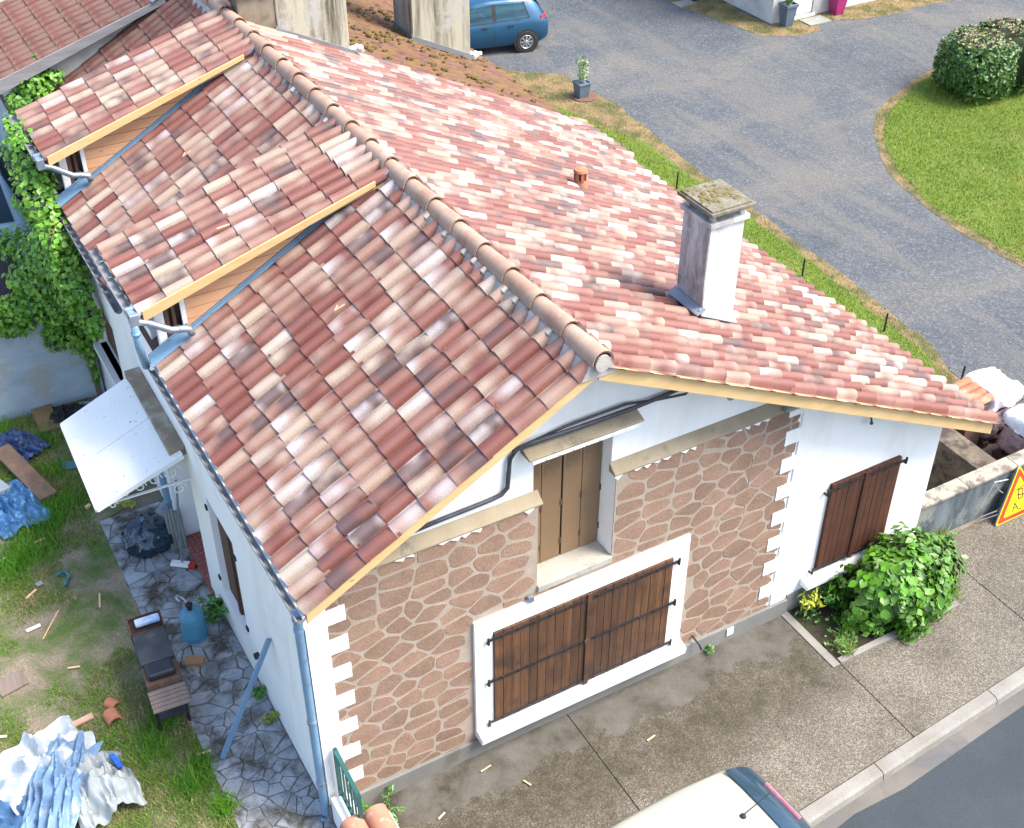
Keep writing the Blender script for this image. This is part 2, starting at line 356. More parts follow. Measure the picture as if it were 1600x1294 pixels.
ground = MB()
for x0, x1, y0, y1 in ((-150, 8.44, -2.3, 200), (10.3, 200, -2.3, 200), (8.44, 10.3, -2.3, .24), (8.44, 10.3, 4.0, 200)):
    ground.add([(x0, y0, -.016), (x1, y0, -.016), (x1, y1, -.016), (x0, y1, -.016)], [(0, 1, 2, 3)])
ground.box(8.44, 10.3, .24, 4.0, -1.55, -1.5)
ground.build('ground', m_ground, org=(0, 0, 0))['kind'] = 'structure'
road = MB(); road.add([(-150, -120, -.12), (200, -120, -.12), (200, 8, -.12), (200, yk(200) - .1, -.12), (-150, yk(-150) - .1, -.12)][:2] + [(60, yk(60) - .1, -.12), (-40, yk(-40) - .1, -.12)], [(0, 1, 2, 3)])
road.build('road', m_asph, org=(0, 0, 0))['kind'] = 'structure'
gs = MB(); gl = [(x, yk(x) - .17, -.116) for x in np.linspace(-12, 30, 60)]; gr = [(x, yk(x) - .36 - .1 * noise.noise(Vector((x * .9, 0, 3))), -.116) for x in np.linspace(30, -12, 60)]
gs.add(gl + gr, [tuple(range(119, -1, -1))]); gs.build('gutter', m_gutter, org=(0, 0, 0))['kind'] = 'structure'
pav = MB(); pav.add([(-12, -3.4, -.01), (14, yk(14) - .02, -.01), (14, -.02, -.01), (-12, -.02, -.01)], [(0, 1, 2, 3)])
pavo = struct(pav.build('pavement', m_bedsoil, org=(0, 0, 0)))
jx = [-12, -3.2, -.1, 2.98, 6.32, 8.85, 11.6, 14]
for a, b in zip(jx, jx[1:]):
    a += .005; b -= .005
    P_ = [(a, yk(a) + .008), (b, yk(b) + .008), (b, .0), (a, .0)]
    if a > 6.3 and a < 6.5: P_ = [(a, yk(a) + .008), (b, yk(b) + .008), (b, 0), (8.32, 0), (8.32, -1.045), (a, -1.045)]
    mb = MB(); mb.prism([(x, y, -.06) for x, y in P_], (0, 0, .06)); mb.build('slab', m_pave, pavo, bevel=.006)
mb = MB(); kx = np.arange(-9.78, 20, 1.93); kb = None
for i, a in enumerate(kx):
    a += .006; b = a + 1.918
    prof = lambda x: [(x, yk(x) - .004, -.2), (x, yk(x) - .004, .002), (x, yk(x) - .13, 0), (x, yk(x) - .165, -.025), (x, yk(x) - .195, -.2)]
    k = MB(); A = prof(a); B = prof(b)
    k.add(A + B, [(4, 3, 2, 1, 0), (5, 6, 7, 8, 9)] + [(j, j + 1, j + 6, j + 5) for j in range(4)])
    if kb is None:
        e = MB(); e.box(-10, 20.2, -3.6, -1.2, -.4, -.22); kb = struct(e.build('kerb', m_kerb, org=(0, 0, 0)))
    k.build('kerb_stone', m_kerb, kb)
# planter bed with concrete edge
pb = MB(); pb.add([(6.32, -1.0, -.03), (8.32, -1.0, -.03), (8.32, 0, -.03), (6.32, 0, -.03)], [(0, 1, 2, 3)])
struct(pb.build('planting_bed', m_bedsoil, org=(0, 0, 0)))
e = MB(); e.box(6.325, 8.32, -1.05, -.97, -.05, .03).box(6.2, 6.31, -1.05, -.0, -.05, .012)
struct(e.build('bed_edging', m_kerb))

# gravel drive, verges, lawn
drive = [(12.1, -1.2), (12.0, 2.2), (12.2, 5), (12.3, 8), (12.3, 10.5), (12.7, 13), (12.6, 15.5), (10.5, 18.5), (8.5, 22), (8, 45), (60, 45), (60, -1.2)]
struct(poly_sheet('driveway', drive, -.008, m_gravel))
lawn = [(22.5, 12.6), (20.0, 11.8), (18.1, 10.9), (17.2, 10.06), (16.25, 8.56), (15.85, 7.2), (15.75, 5.94), (15.8, 4.7), (15.9, 2), (16.2, -1.2), (40, -1.2), (40, 13)]
tan_l = [(22.5, 12.75), (19.95, 11.98), (18.0, 11.08), (17.03, 10.15), (16.07, 8.61), (15.65, 7.26), (15.54, 5.94), (15.58, 4.7), (15.68, 2), (15.95, -1.2), (40, -1.2), (40, 13.2)]
poly_sheet('lawn_edge', rough_line(tan_l, .2, .12, 2), -.003, m_tan)
poly_sheet('lawn', rough_line(lawn, .2, .1, 3), .002, m_lawnsoil)
verge = [(9.0, 2.6), (11.95, 2.4), (12.25, 3.3), (12.5, 5.4), (12.65, 8.8), (12.7, 10.5), (12.95, 12.8), (13.1, 14.4), (12.9, 16.2), (11.9, 17.2), (9.0, 17.5)]
poly_sheet('verge_edge', rough_line(verge, .2, .14, 5), -.003, m_tan)
vg = [(9.0, 2.8), (11.75, 2.7), (12.05, 3.4), (12.28, 5.4), (12.4, 8.8), (12.45, 10.5), (12.5, 12.2), (12.1, 13.6), (11.65, 15.2), (10.9, 16.2), (9.0, 16.5)]
poly_sheet('verge', rough_line(vg, .2, .14, 6), .002, m_lawnsoil)
fv = [(17.5, 21), (17.95, 19), (18.15, 17.8), (18.55, 15.9), (19.3, 15.45), (20.1, 15.5), (20.3, 15.9), (20.8, 15.9), (21.3, 15.6), (22.6, 15.5), (24.5, 15.55), (30, 15.7), (30, 16.6), (19.2, 16.6), (19.2, 21)]
poly_sheet('farmhouse_verge', rough_line(fv, .25, .12, 8), -.003, m_tan)

def blades(name, pts, z, h, wd, mat, lean=.5, parent=None):
    n = len(pts); a = rng.uniform(0, 2 * np.pi, n); hh = h * rng.uniform(.5, 1.3, n); wv = wd * rng.uniform(.6, 1.3, n)
    la = rng.uniform(0, 2 * np.pi, n); lr = hh * lean * rng.uniform(0, 1.3, n)
    v = np.zeros((n, 3, 3)); dx = np.cos(a) * wv / 2; dy = np.sin(a) * wv / 2
    v[:, 0] = np.c_[pts[:, 0] - dx, pts[:, 1] - dy, np.full(n, z)]
    v[:, 1] = np.c_[pts[:, 0] + dx, pts[:, 1] + dy, np.full(n, z)]
    v[:, 2] = np.c_[pts[:, 0] + np.cos(la) * lr, pts[:, 1] + np.sin(la) * lr, z + hh]
    me = bpy.data.meshes.new(name)
    me.vertices.add(n * 3); me.vertices.foreach_set('co', v.ravel().astype(np.float32))
    me.loops.add(n * 3); me.loops.foreach_set('vertex_index', np.arange(n * 3, dtype=np.int32))
    me.polygons.add(n); me.polygons.foreach_set('loop_start', np.arange(0, n * 3, 3, dtype=np.int32))
    me.update(calc_edges=True); me.validate(); me.materials.append(mat)
    o = bpy.data.objects.new(name, me); col.objects.link(o)
    return o
def inpoly(p, poly):
    x, y = p[:, 0], p[:, 1]; r = np.zeros(len(p), bool); j = len(poly) - 1
    for i in range(len(poly)):
        xi, yi = poly[i]; xj, yj = poly[j]
        r ^= ((yi > y) != (yj > y)) & (x < (xj - xi) * (y - yi) / (yj - yi + 1e-12) + xi); j = i
    return r
p = np.c_[rng.uniform(15.5, 24, 150000), rng.uniform(2.5, 13, 150000)]; p = p[inpoly(p, lawn)]
stuff(blades('lawn_grass', p[:95000], 0, .05, .014, m_lawnblade, .7))
p = np.c_[rng.uniform(9.2, 12.4, 60000), rng.uniform(2.6, 17, 60000)]; p = p[inpoly(p, [(a, b) for a, b in vg])]
stuff(blades('verge_grass', p[:40000], 0, .06, .013, m_lawnblade, .7))
m_dryblade = PM('dry_blades', (.42, .3, .13), (.3, .26, .09), 3, .8, grain=.3)
p = np.c_[rng.uniform(11, 13.4, 22000), rng.uniform(2.6, 17.5, 22000)]; p = p[inpoly(p, verge) & ~inpoly(p, vg)]
p2 = np.c_[rng.uniform(15.2, 21, 40000), rng.uniform(2, 12.8, 40000)]; p2 = p2[inpoly(p2, tan_l) & ~inpoly(p2, lawn)]
p3 = np.c_[rng.uniform(17.5, 26, 20000), rng.uniform(15.3, 20, 20000)]; p3 = p3[inpoly(p3, fv)]
stuff(blades('dry_grass', np.concatenate([p, p2, p3]), 0, .04, .012, m_dryblade, .8))

# garden on the left: patchy grass, paved strip of irregular stones
garden = rough_line([(-9, -1.3), (-.86, -1.3), (-.86, 1), (-.84, 2.5), (-.92, 4.6), (-.86, 6.0), (-.45, 6.2), (-.3, 9), (-9, 9)], .3, .05, 11)
poly_sheet('garden', garden, -.006, m_gsoil)
p = np.c_[rng.uniform(-4.0, -.8, 170000), rng.uniform(.3, 9, 170000)]
keep = []
for x, y in p:
    q = noise.noise(Vector((x * .9, y * .9, 4))) + .6 * noise.noise(Vector((x * 2.6, y * 2.6, 1))) + .3 * noise.noise(Vector((x * 7, y * 7, 2)))
    lush = .0
    if y < 2.6: lush += .45
    if -1.9 < x and y < 3.4: lush += .25
    if 5.3 < y < 8 and x < -1.1: lush += .35
    if x > -1.12: lush += .2
    if x > -1.6 and 3.6 < y < 5.6: lush -= .55
    if 3.0 < y < 5.2: lush -= .12
    keep.append(q + lush - .12 > random.uniform(-.25, .45))
p = p[np.array(keep)]
p = p[(p[:, 0] < -.93) | (p[:, 1] > 6.1)]
p = p[~((p[:, 0] > -.75) & (p[:, 1] > 6))]
stuff(blades('garden_grass', p[:95000], -.005, .05, .011, m_gblade, .9))
pts = []
for cx, cy, r, k in ((-1.95, 5.9, .35, 1400), (-1.6, 6.35, .3, 1000), (-2.2, 5.7, .25, 800), (-1.35, 6.6, .25, 600), (-1.2, 7.4, .2, 400), (-1.3, 8.2, .25, 600), (-1.75, 8.75, .35, 700), (-1.15, 2.25, .15, 500), (-1.2, 1.2, .22, 500), (-1.45, 1.9, .2, 350), (-.98, .7, .12, 350), (-1.0, 1.4, .1, 200), (-.95, 2.9, .06, 150)):
    g = rng.normal(0, 1, (k, 2)) * r * .6; pts.append(g + [cx, cy])
stuff(blades('tall_grass', np.concatenate(pts), -.005, .15, .012, m_wildgrass, .8))

def clip_poly(P, a, b, c):                       # keep a*x+b*y<=c
    out = []
    for i in range(len(P)):
        p, q = P[i], P[(i + 1) % len(P)]
        dp = a * p[0] + b * p[1] - c; dq = a * q[0] + b * q[1] - c
        if dp <= 0: out.append(p)
        if dp * dq < 0: t = dp / (dp - dq); out.append((p[0] + t * (q[0] - p[0]), p[1] + t * (q[1] - p[1])))
    return out
def voronoi(seeds, bounds, gap, ax=1.0):
    """cells of seeds (x scaled by 1/ax), inset by gap"""
    S = np.array(seeds); T = S / [ax, 1]; cells = []
    for i in range(len(S)):
        d = ((T - T[i]) ** 2).sum(1); nb = np.argsort(d)[1:22]
        P = [(bounds[0], bounds[2]), (bounds[1], bounds[2]), (bounds[1], bounds[3]), (bounds[0], bounds[3])]
        for j in nb:
            nx, ny = (T[j] - T[i]) / [ax, 1]; L = math.hypot(nx, ny)
            mx, my = (S[i] + S[j]) / 2
            P = clip_poly(P, nx / L, ny / L, (nx * mx + ny * my) / L - gap / 2)
            if len(P) < 3: break
        cells.append(P)
    return cells
def chaikin(P, t=.22):
    o = []
    for i in range(len(P)):
        a, b = P[i], P[(i + 1) % len(P)]
        o += [(a[0] + (b[0] - a[0]) * t, a[1] + (b[1] - a[1]) * t), (a[0] + (b[0] - a[0]) * (1 - t), a[1] + (b[1] - a[1]) * (1 - t))]
    return o
def pdisk(x0, x1, y0, y1, r, ax=1.0, tries=6000):
    out = []
    for _ in range(tries):
        p = (random.uniform(x0, x1), random.uniform(y0, y1))
        if all(((p[0] - q[0]) / ax) ** 2 + (p[1] - q[1]) ** 2 > r * r for q in out): out.append(p)
    return out
pt = MB(); pt.add([(-.9, -1.3, -.002), (.0, -1.3, -.002), (.0, 6.05, -.002), (-.86, 6.05, -.002), (-.95, 4.5, -.002), (-.84, 2.4, -.002)], [tuple(range(6))])
m_patj = PM('dirty_patio_joint', (.15, .14, .12), (.26, .25, .23), 5, .95, c3=(.07, .09, .03), s3=3, bmp=.6, bsc=40)
patio = struct(pt.build('patio', m_patj, org=(0, 0, 0)))
m_pst = PM('pale_patio_stone', (.42, .45, .49), (.3, .32, .34), 3, .8, c3=(.085, .07, .05), s3=2.3, t3=(.46, .62), bmp=.3, bsc=30, grain=.12, obj=.16)
for P in voronoi([(random.uniform(-.96, .02), random.uniform(-1.35, 6.05)) for _ in range(190)], (-.93, -.01, -1.28, 6.03), .013):
    if len(P) < 3: continue
    cx = sum(q[0] for q in P) / len(P); cy = sum(q[1] for q in P) / len(P)
    P = chaikin([(x + random.uniform(-.008, .008), y + random.uniform(-.008, .008)) for x, y in P], .06); k = len(P); z = random.uniform(.006, .013)
    s_ = MB(); s_.add([(x, y, -.002) for x, y in P] + [(cx + (x - cx) * .97, cy + (y - cy) * .97, z) for x, y in P],
                     [tuple(range(k, 2 * k))] + [(i, (i + 1) % k, k + (i + 1) % k, k + i) for i in range(k)])
    s_.build('paving_stone', m_pst, patio)

# ================================================================== ROOF TILES
PITCH = .2143
def tile_geo(p=PITCH, L=.41, hb=.1, flat=False):
    """one interlocking barrel tile: x across, y up the slope, z up; lower end raised and thicker"""
    prof = []
    if not flat:
        prof = [(-.02, .012), (.022, -.006), (.058, .006)]
        w_ = p - .058 - .008
        for k in range(8):
            t = math.pi * (1 - k / 7); prof.append((.059 + w_ / 2 + math.cos(t) * w_ / 2, .0 + hb * math.sin(t) ** .75))
    else:
        for k in range(12):
            x = k / 11 * (p + .01) - .005; prof.append((x, .016 + .02 * math.cos(2 * math.pi * (k / 11 * 2))))
    n = len(prof); v = []; uv = []; f = []
    rows = [(0, .014, 1.0), (L * .5, .007, .97), (L, 0.0, .94)]
    for y, dz, s in rows:
        for x, z in prof: v.append((p / 2 + (x - p / 2) * (s if not flat else 1), y, z * s + dz)); uv.append((x / p, y / .37))
    for r in range(2):
        for k in range(n - 1): f.append((r * n + k, r * n + k + 1, (r + 1) * n + k + 1, (r + 1) * n + k))
    b = len(v)
    for x, z in prof: v.append((x, 0, z + .014)); uv.append((x / p, 0))
    for x, z in prof: v.append((p / 2 + (x - p / 2) * .97, .004, z + .014 - .0115)); uv.append((x / p, -.05))
    for k in range(n - 1): f.append((b + k, b + n + k, b + n + k + 1, b + k + 1))
    return np.array(v), f, np.array(uv)
def tile_mesh(name, geos, mat):
    """geos: list of (matrix|None, offset uv, tv colour) baked in one mesh, for the given tile shape"""
    V, F, U = geos['shape']; n = len(V)
    vs = []; uvs = []; cs = []; fs = []
    for i, (Mx, off, tv) in enumerate(geos['items']):
        A = np.array(Mx) if Mx is not None else np.eye(4)
        vs.append(V @ A[:3, :3].T + A[:3, 3]); uvs.append(U + off); cs.append(np.tile([*tv, 1], (n, 1)))
        fs += [tuple(i * n + a for a in f) for f in F]
    me = bpy.data.meshes.new(name); VV = np.concatenate(vs); UU = np.concatenate(uvs); CC = np.concatenate(cs)
    me.from_pydata(VV.tolist(), [], fs)
    li = np.empty(len(me.loops), np.int32); me.loops.foreach_get('vertex_index', li)
    ul = me.uv_layers.new(name='uv'); ul.data.foreach_set('uv', UU[li].astype(np.float32).ravel())
    ca = me.color_attributes.new('tv', 'FLOAT_COLOR', 'POINT'); ca.data.foreach_set('color', CC.astype(np.float32).ravel())
    me.materials.append(mat); me.shade_smooth(); me.set_sharp_from_angle(angle=R(50)); me.update()
    return me
SHAPE_NEW = tile_geo(); SHAPE_OLD = tile_geo(PITCH, .41, .07)
def variants(name, shape, mat, k):
    return [tile_mesh(name, {'shape': shape, 'items': [(None, (random.uniform(0, 400), random.uniform(0, 400)), (random.random(), random.random(), random.random()))]}, mat) for _ in range(k)]
V_NEW = variants('roof_tile', SHAPE_NEW, m_tile, 90)
V_OLD = variants('old_roof_tile', SHAPE_OLD, m_oldtile, 30)
def tile_grid(x0, z0, slope, side, y0, ncol, nrow, expo, skip=None, jit=.009, first=0):
    """matrices of tiles; side=-1: slope rises towards +x (left slope), +1: rises towards -x. x0,z0 = top edge line at the eave"""
    th = math.atan(slope); c, s = math.cos(th), math.sin(th); out = []
    if side < 0: u = Vector((c, 0, s)); n = Vector((-s, 0, c)); a = Vector((0, -1, 0))
    else: u = Vector((-c, 0, s)); n = Vector((s, 0, c)); a = Vector((0, 1, 0))
    base = Vector((x0, 0, z0)) - n * .114
    for r in range(first, nrow):
        for k in range(ncol):
            y = y0 + k * PITCH
            if skip and skip(r, y + PITCH / 2): continue
            slip = random.random() < .035
            o = base + u * (r * expo - (random.uniform(.01, .03) if slip else 0)) + Vector((0, y + (PITCH if side < 0 else 0), 0)) + n * random.uniform(0, jit)
            aa = (a + u * random.uniform(-.022, .022) * (2.6 if slip else 1)).normalized(); uu = n.cross(aa)
            M_ = Matrix(((aa.x, uu.x, n.x, o.x), (aa.y, uu.y, n.y, o.y), (aa.z, uu.z, n.z, o.z), (0, 0, 0, 1)))
            ctr = o + u * expo / 2 + aa * PITCH / 2
            v = CAM - ctr; out.append((v.normalized().dot(n) / v.length_squared, M_))
    return out
def lay_tiles(items, parent, vars_, name='roof_tile'):
    org = ORG[parent]
    for _, M_ in items:
        o = bpy.data.objects.new(name, random.choice(vars_)); col.objects.link(o)
        o.parent = parent; o.matrix_local = Matrix.Translation(-org) @ M_
def lay_rest(items, parent, shape, mat, name):
    me = tile_mesh(name, {'shape': shape, 'items': [(M_, (random.uniform(0, 400), random.uniform(0, 400)), (random.random(), random.random(), random.random())) for _, M_ in items]}, mat)
    me.transform(Matrix.Translation(-ORG[parent]))
    o = bpy.data.objects.new(name, me); col.objects.link(o); o.parent = parent; o['kind'] = 'stuff'
    ORG[o] = ORG[parent]; return o

# ================================================================== THE HOUSE
W_, XR, ZR = 8.444, 2.94, 5.40
SL, SR = .553, .496
def zL(x): return 3.698 + SL * (x + .147)
def zR(x): return ZR - SR * (x - XR)
YB = 9.8
house = thing('house', 'white house with new pink clay tile roof and brown stone cladding beside the street', 'house', (0, 0, 0))

def wall_boxes(mb, axis, c0, c1, a0, a1, z0, z1, holes):
    """axis 'x': wall along x between y=c0..c1; axis 'y': along y between x=c0..c1; rectangular holes (a0,a1,z0,z1)"""
    xs = sorted({a0, a1, *[h for q in holes for h in q[:2] if a0 < h < a1]}); zs = sorted({z0, z1, *[h for q in holes for h in q[2:] if z0 < h < z1]})
    for xa, xb in zip(xs, xs[1:]):
        run = None
        for za, zb in list(zip(zs, zs[1:])) + [(None, None)]:
            solid = za is not None and not any(h[0] < (xa + xb) / 2 < h[1] and h[2] < (za + zb) / 2 < h[3] for h in holes)
            if solid: run = (run[0], zb) if run else (za, zb)
            elif run:
                (mb.box(xa, xb, c0, c1, *run) if axis == 'x' else mb.box(c0, c1, xa, xb, *run)); run = None
# front wall: thick lower wall, gable above set back, right third flush
OP = (2.56, 3.50, 2.26, 4.09)
fw = MB()
wall_boxes(fw, 'x', 0, .3, 0.0, 5.95, 0, 3.44, [(OP[0], OP[1], OP[2], 3.5)])
for pts in ([(0.0, 3.44), (OP[0], 3.44), (OP[0], zL(OP[0]) - .19), (0.0, zL(0) - .19)],
            [(OP[0], OP[3]), (OP[1], OP[3]), (OP[1], zR(OP[1]) - .19), (XR, ZR - .19), (OP[0], zL(OP[0]) - .19)],
            [(OP[1], 3.44), (5.95, 3.44), (5.95, zR(5.95) - .19), (OP[1], zR(OP[1]) - .19)]):
    fw.prism([(x, .1, z) for x, z in pts], (0, .2, 0))
fw.prism([(x, 0, z) for x, z in [(5.95, 0), (W_, 0), (W_, zR(W_) - .19), (5.95, zR(5.95) - .19)]], (0, .3, 0))
front = fw.build('front_wall', m_white, house)
# ledges on top of the cladding
for x0, x1 in ((.02, 2.61), (3.47, 5.93)):
    g = MB(); g.prism([(x0, .1, 3.56), (x0, .1, 3.44), (x0, -.022, 3.44), (x0, -.026, 3.465)], (x1 - x0, 0, 0))
    g.build('ledge', m_conc_ochre, house, bevel=.008)
for k in range(46):
    x = .35 + k * .12
    if 2.45 < x < 3.45 or x > 5.75: continue
    if noise.noise(Vector((x * 2.2, 0, 0))) > .0: MB().prism([(x, -.022, 3.442), (x + random.uniform(.08, .14), -.022, 3.442), (x + random.uniform(.03, .1), -.022, 3.442 - random.uniform(.02, .055))], (0, .016, 0)).build('peeling_render', m_white2, house)
# cladding bed and stones
FR = (1.781, 4.56, .28, 2.15)                     # big white window surround
def in_clad(x, z): return .1 < x < 6.05 and .2 < z < 3.46
bed = MB(); wall_boxes(bed, 'x', -.006, .004, .12, 5.94, .24, 3.435, [(OP[0], OP[1], OP[2], 3.5), (FR[0] + .05, FR[1] - .05, .26, FR[3] - .05)])
clad = bed.build('stone_cladding', m_joint, house)
seeds = []; z = .17
while z < 3.55:
    x = random.uniform(-.2, .1); rh = random.uniform(.165, .215)
    while x < 6.2:
        wd = random.choice((.22, .3, .36, .42, .5)); seeds.append((x + wd / 2, z + random.uniform(-.062, .062))); x += wd
    z += rh
for P in voronoi(seeds, (.13, 5.97, .25, 3.43), .026, 1.3):
    if len(P) < 3: continue
    cx = sum(q[0] for q in P) / len(P); cz = sum(q[1] for q in P) / len(P)
    if FR[0] - .02 < cx < FR[1] + .02 and cz < FR[3]: continue
    if OP[0] < cx < OP[1] and cz > OP[2]: continue
    if cz < FR[3] and cx < FR[0]: P = clip_poly(P, 1, 0, FR[0] - .02)
    elif cz < FR[3] and cx > FR[1]: P = clip_poly(P, -1, 0, -FR[1] - .02)
    elif FR[0] < cx < FR[1]: P = clip_poly(P, 0, -1, -FR[3] - .02)
    if cz > OP[2] and len(P) > 2:
        if cx < OP[0]: P = clip_poly(P, 1, 0, OP[0] - .025)
        elif cx > OP[1]: P = clip_poly(P, -1, 0, -OP[1] - .025)
    elif OP[0] < cx < OP[1] and len(P) > 2: P = clip_poly(P, 0, 1, OP[2] - .03)
    if len(P) < 3: continue
    ar = abs(sum(P[i][0] * P[(i + 1) % len(P)][1] - P[(i + 1) % len(P)][0] * P[i][1] for i in range(len(P)))) / 2
    if ar < .006: continue
    if sum(P[i][0] * P[(i + 1) % len(P)][1] - P[(i + 1) % len(P)][0] * P[i][1] for i in range(len(P))) < 0: P = P[::-1]
    P = chaikin([(x + random.uniform(-.012, .012), z + random.uniform(-.009, .009)) for x, z in P], .19); k = len(P); d = random.uniform(.007, .0105)
    cx = sum(q[0] for q in P) / k; cz = sum(q[1] for q in P) / k
    s_ = MB(); s_.add([(x, -.005, z) for x, z in P] + [(cx + (x - cx) * .975, -d + random.uniform(-.0015, .0015), cz + (z - cz) * .965) for x, z in P],
                     [tuple(range(k, 2 * k))] + [(i, (i + 1) % k, k + (i + 1) % k, k + i) for i in range(k)])
    s_.build('stone', m_stone, clad)
# white quoin teeth
z = .26; k = 0
while z < 3.4:
    lw = .41 if k % 2 else .215; h = min(.205, 3.42 - z)
    q = MB(); q.box(-.008, lw, -.018, .0, z + .0005, z + h - .0005)
    q.box(-.008, -.0005, .0, lw * .9 if k % 2 else .24, z + .0005, z + h - .0005); q.build('quoin_block', m_trim, house)
    rw = 5.79 if k % 2 else 6.0
    q = MB(); q.box(rw, 6.22, -.018, -.001, z + .0005, z + h - .0005); q.build('quoin_block', m_white, house)
    z += .205; k += 1
# plinth
pl = MB(); pl.box(-.03, 6.27, -.045, -.001, -.03, .25); pl.build('plinth', m_plinth, house, bevel=.01)
pl = MB(); pl.box(6.275, W_ + .01, -.02, -.001, -.03, .3); pl.build('plinth', m_plinth, house)
# window surround, sill and big shutters
S1 = (2.005, 4.328, .467, 1.917)
sr = MB()
for b in ((FR[0], S1[0], .44, FR[3]), (S1[1], FR[1], .44, FR[3]), (S1[0], S1[1], S1[3], FR[3])): sr.box(b[0], b[1], -.045, -.003, b[2], b[3])
sr.build('window_surround', m_trim, house, bevel=.006)
sl = MB(); sl.prism([(FR[0] - .0, 0, .455), (FR[0] - .0, 0, .30), (FR[0] - .0, -.17, .30), (FR[0] - .0, -.18, .40)], (FR[1] - FR[0] + .02, 0, 0)); sl.build('window_sill', m_trim, house, bevel=.008)
def shutter(x0, x1, z0, z1, y, nb, mat, straps, side, lock=False, iron=m_iron):
    bk = MB(); bk.box(x0, x1, y + .006, y + .03, z0, z1); sh = bk.build('shutter', mat, house)
    pw = (x1 - x0) / nb
    for i in range(nb):
        b = MB(); dz = random.uniform(-.004, .004); b.box(x0 + i * pw + .002, x0 + (i + 1) * pw - .002, y - .016 - random.uniform(0, .004), y + .005, z0 + .002, z1 + dz)
        b.build('plank', mat, sh, bevel=.003)
    for zz in straps:
        h = MB(); xa, xb = (x0 - .06, x1 - .03) if side < 0 else (x0 + .03, x1 + .06)
        h.box(xa, xb, y - .03, y - .021, zz - .018, zz + .018)
        for xx in np.arange(x0 + .1, x1 - .05, .2): h.obox((xx, y - .034, zz), (.025, .012, .025))
        e = x0 - .075 if side < 0 else x1 + .075
        h.tube([(e, y + .03, zz - .05), (e, y - .03, zz - .05), (e, y - .03, zz + .04)], .016, 6)
        h.build('hinge_strap', iron, sh)
    return sh
xm = 3.2
shutter(S1[0], xm, S1[2], S1[3], -.05, 11, m_oak, (.51, 1.19, 1.85), -1)
shutter(xm + .006, S1[1], S1[2], S1[3], -.05, 11, m_oak, (.51, 1.19, 1.85), 1)
g = MB(); g.box(xm - .03, xm + .03, -.088, -.07, S1[2] - .02, S1[3] + .01); g.box(xm - .05, xm + .02, -.1, -.086, 1.17, 1.22); g.build('closing_bar', m_oak, house)
# right-hand window
S2 = (6.662, 7.77, .576, 2.0); xm2 = 7.2
shutter(S2[0], xm2, S2[2], S2[3], -.035, 6, m_mahog, (.62, 1.93), -1)
shutter(xm2 + .006, S2[1], S2[2], S2[3], -.035, 6, m_mahog, (.62, 1.93), 1)
g = MB(); g.box(xm2 - .03, xm2 + .03, -.072, -.055, S2[2], S2[3]); g.build('closing_bar', m_mahog, house)
sl = MB(); sl.prism([(6.46, 0, .52), (6.46, 0, .40), (6.46, -.15, .40), (6.46, -.16, .47)], (1.55, 0, 0)); sl.build('window_sill', m_trim, house, bevel=.008)
# upper opening with beige folding shutters
op = MB(); op.box(OP[0], OP[1], .3, .33, OP[2], OP[3]); op.build('opening_back', m_dark, house)
rv = MB(); rv.box(OP[0] - .0, OP[1], -.035, .3, OP[2] - .04, OP[2] + .045); rv.build('opening_sill', m_conc, house, bevel=.008)
fx = [2.715 - .15, 2.79, 3.02, 3.035, 3.25, 3.495]
fx = [2.562, 2.76, 3.005, 3.02, 3.255, 3.498]
for a, b in ((0, 1), (1, 2), (3, 4), (4, 5)):
    p_ = MB(); p_.box(fx[a] + .004, fx[b] - .004, .27, .29, OP[2] + .05, OP[3] - .01); o = p_.build('folding_shutter', m_beige, house, bevel=.003)
    lv = MB()
    for q in range(16):
        lz = OP[3] - .12 - q * .03; lv.prism([(fx[a] + .04, .27, lz), (fx[a] + .04, .262, lz - .004), (fx[a] + .04, .27, lz - .022)], (fx[b] - fx[a] - .08, 0, 0))
    lv.build('louvre', m_beige, o)
    hg = MB()
    for hz in (2.5, 3.05, 3.9): hg.box(fx[b] - .012, fx[b] + .006, .26, .27, hz, hz + .08)
    hg.build('hinge', m_brownwood, o)
li = MB(); li.prism([(2.40, .1, 4.205), (2.40, .1, 4.12), (2.40, -.09, 4.12), (2.40, -.095, 4.145)], (1.34, 0, 0)); li.build('lintel_ledge', m_conc_ochre, house, bevel=.01)
tr = MB()
for k in range(8):
    x = 2.44 + k * .155; tr.prism([(x, -.085, 4.118), (x + .153, -.085, 4.118), (x + .148, -.085, 4.07), (x + .005, -.085, 4.07)], (0, .05, 0))
tr.build('lintel_trim', m_white2, house)
# cable, mast arm, brackets, small fixtures
cb = MB(); cb.tube([(1.02, .075, 3.63), (1.5, .07, 3.66), (2.0, .06, 3.685), (2.17, .06, 3.7), (2.24, .06, 3.76), (2.255, .06, 3.95), (2.27, .06, 4.12), (2.34, .05, 4.22), (2.5, .02, 4.26), (3.0, -.0, 4.265), (3.6, .0, 4.26), (4.0, .04, 4.24), (4.5, .06, 4.27)], .024, 7)
cb.tube([(2.3, .08, 4.2), (2.9, .05, 4.29), (3.6, .05, 4.3), (4.0, .06, 4.2), (4.3, .0, 4.2), (4.52, .05, 4.27)], .014, 6); cb.build('cable', m_cable, house, smooth=True)
ar = MB(); ar.tube([(4.53, .1, 4.28), (4.8, -.1, 4.06)], .02, 8); ar.obox((4.81, -.11, 4.05), (.05, .05, .06)); ar.build('service_arm', m_zinc, house)
lp = MB(); lp.tube([(7.05, 0, 2.95), (7.03, -.08, 2.93), (7.03, -.1, 2.84), (7.08, -.06, 2.8)], .022, 7); lp.build('cable_loop', m_cable, house)
lp = MB(); lp.obox((7.25, -.05, 2.88), (.3, .1, .05), (0, 20, 0)); lp.build('wall_bracket', m_zinc, house)
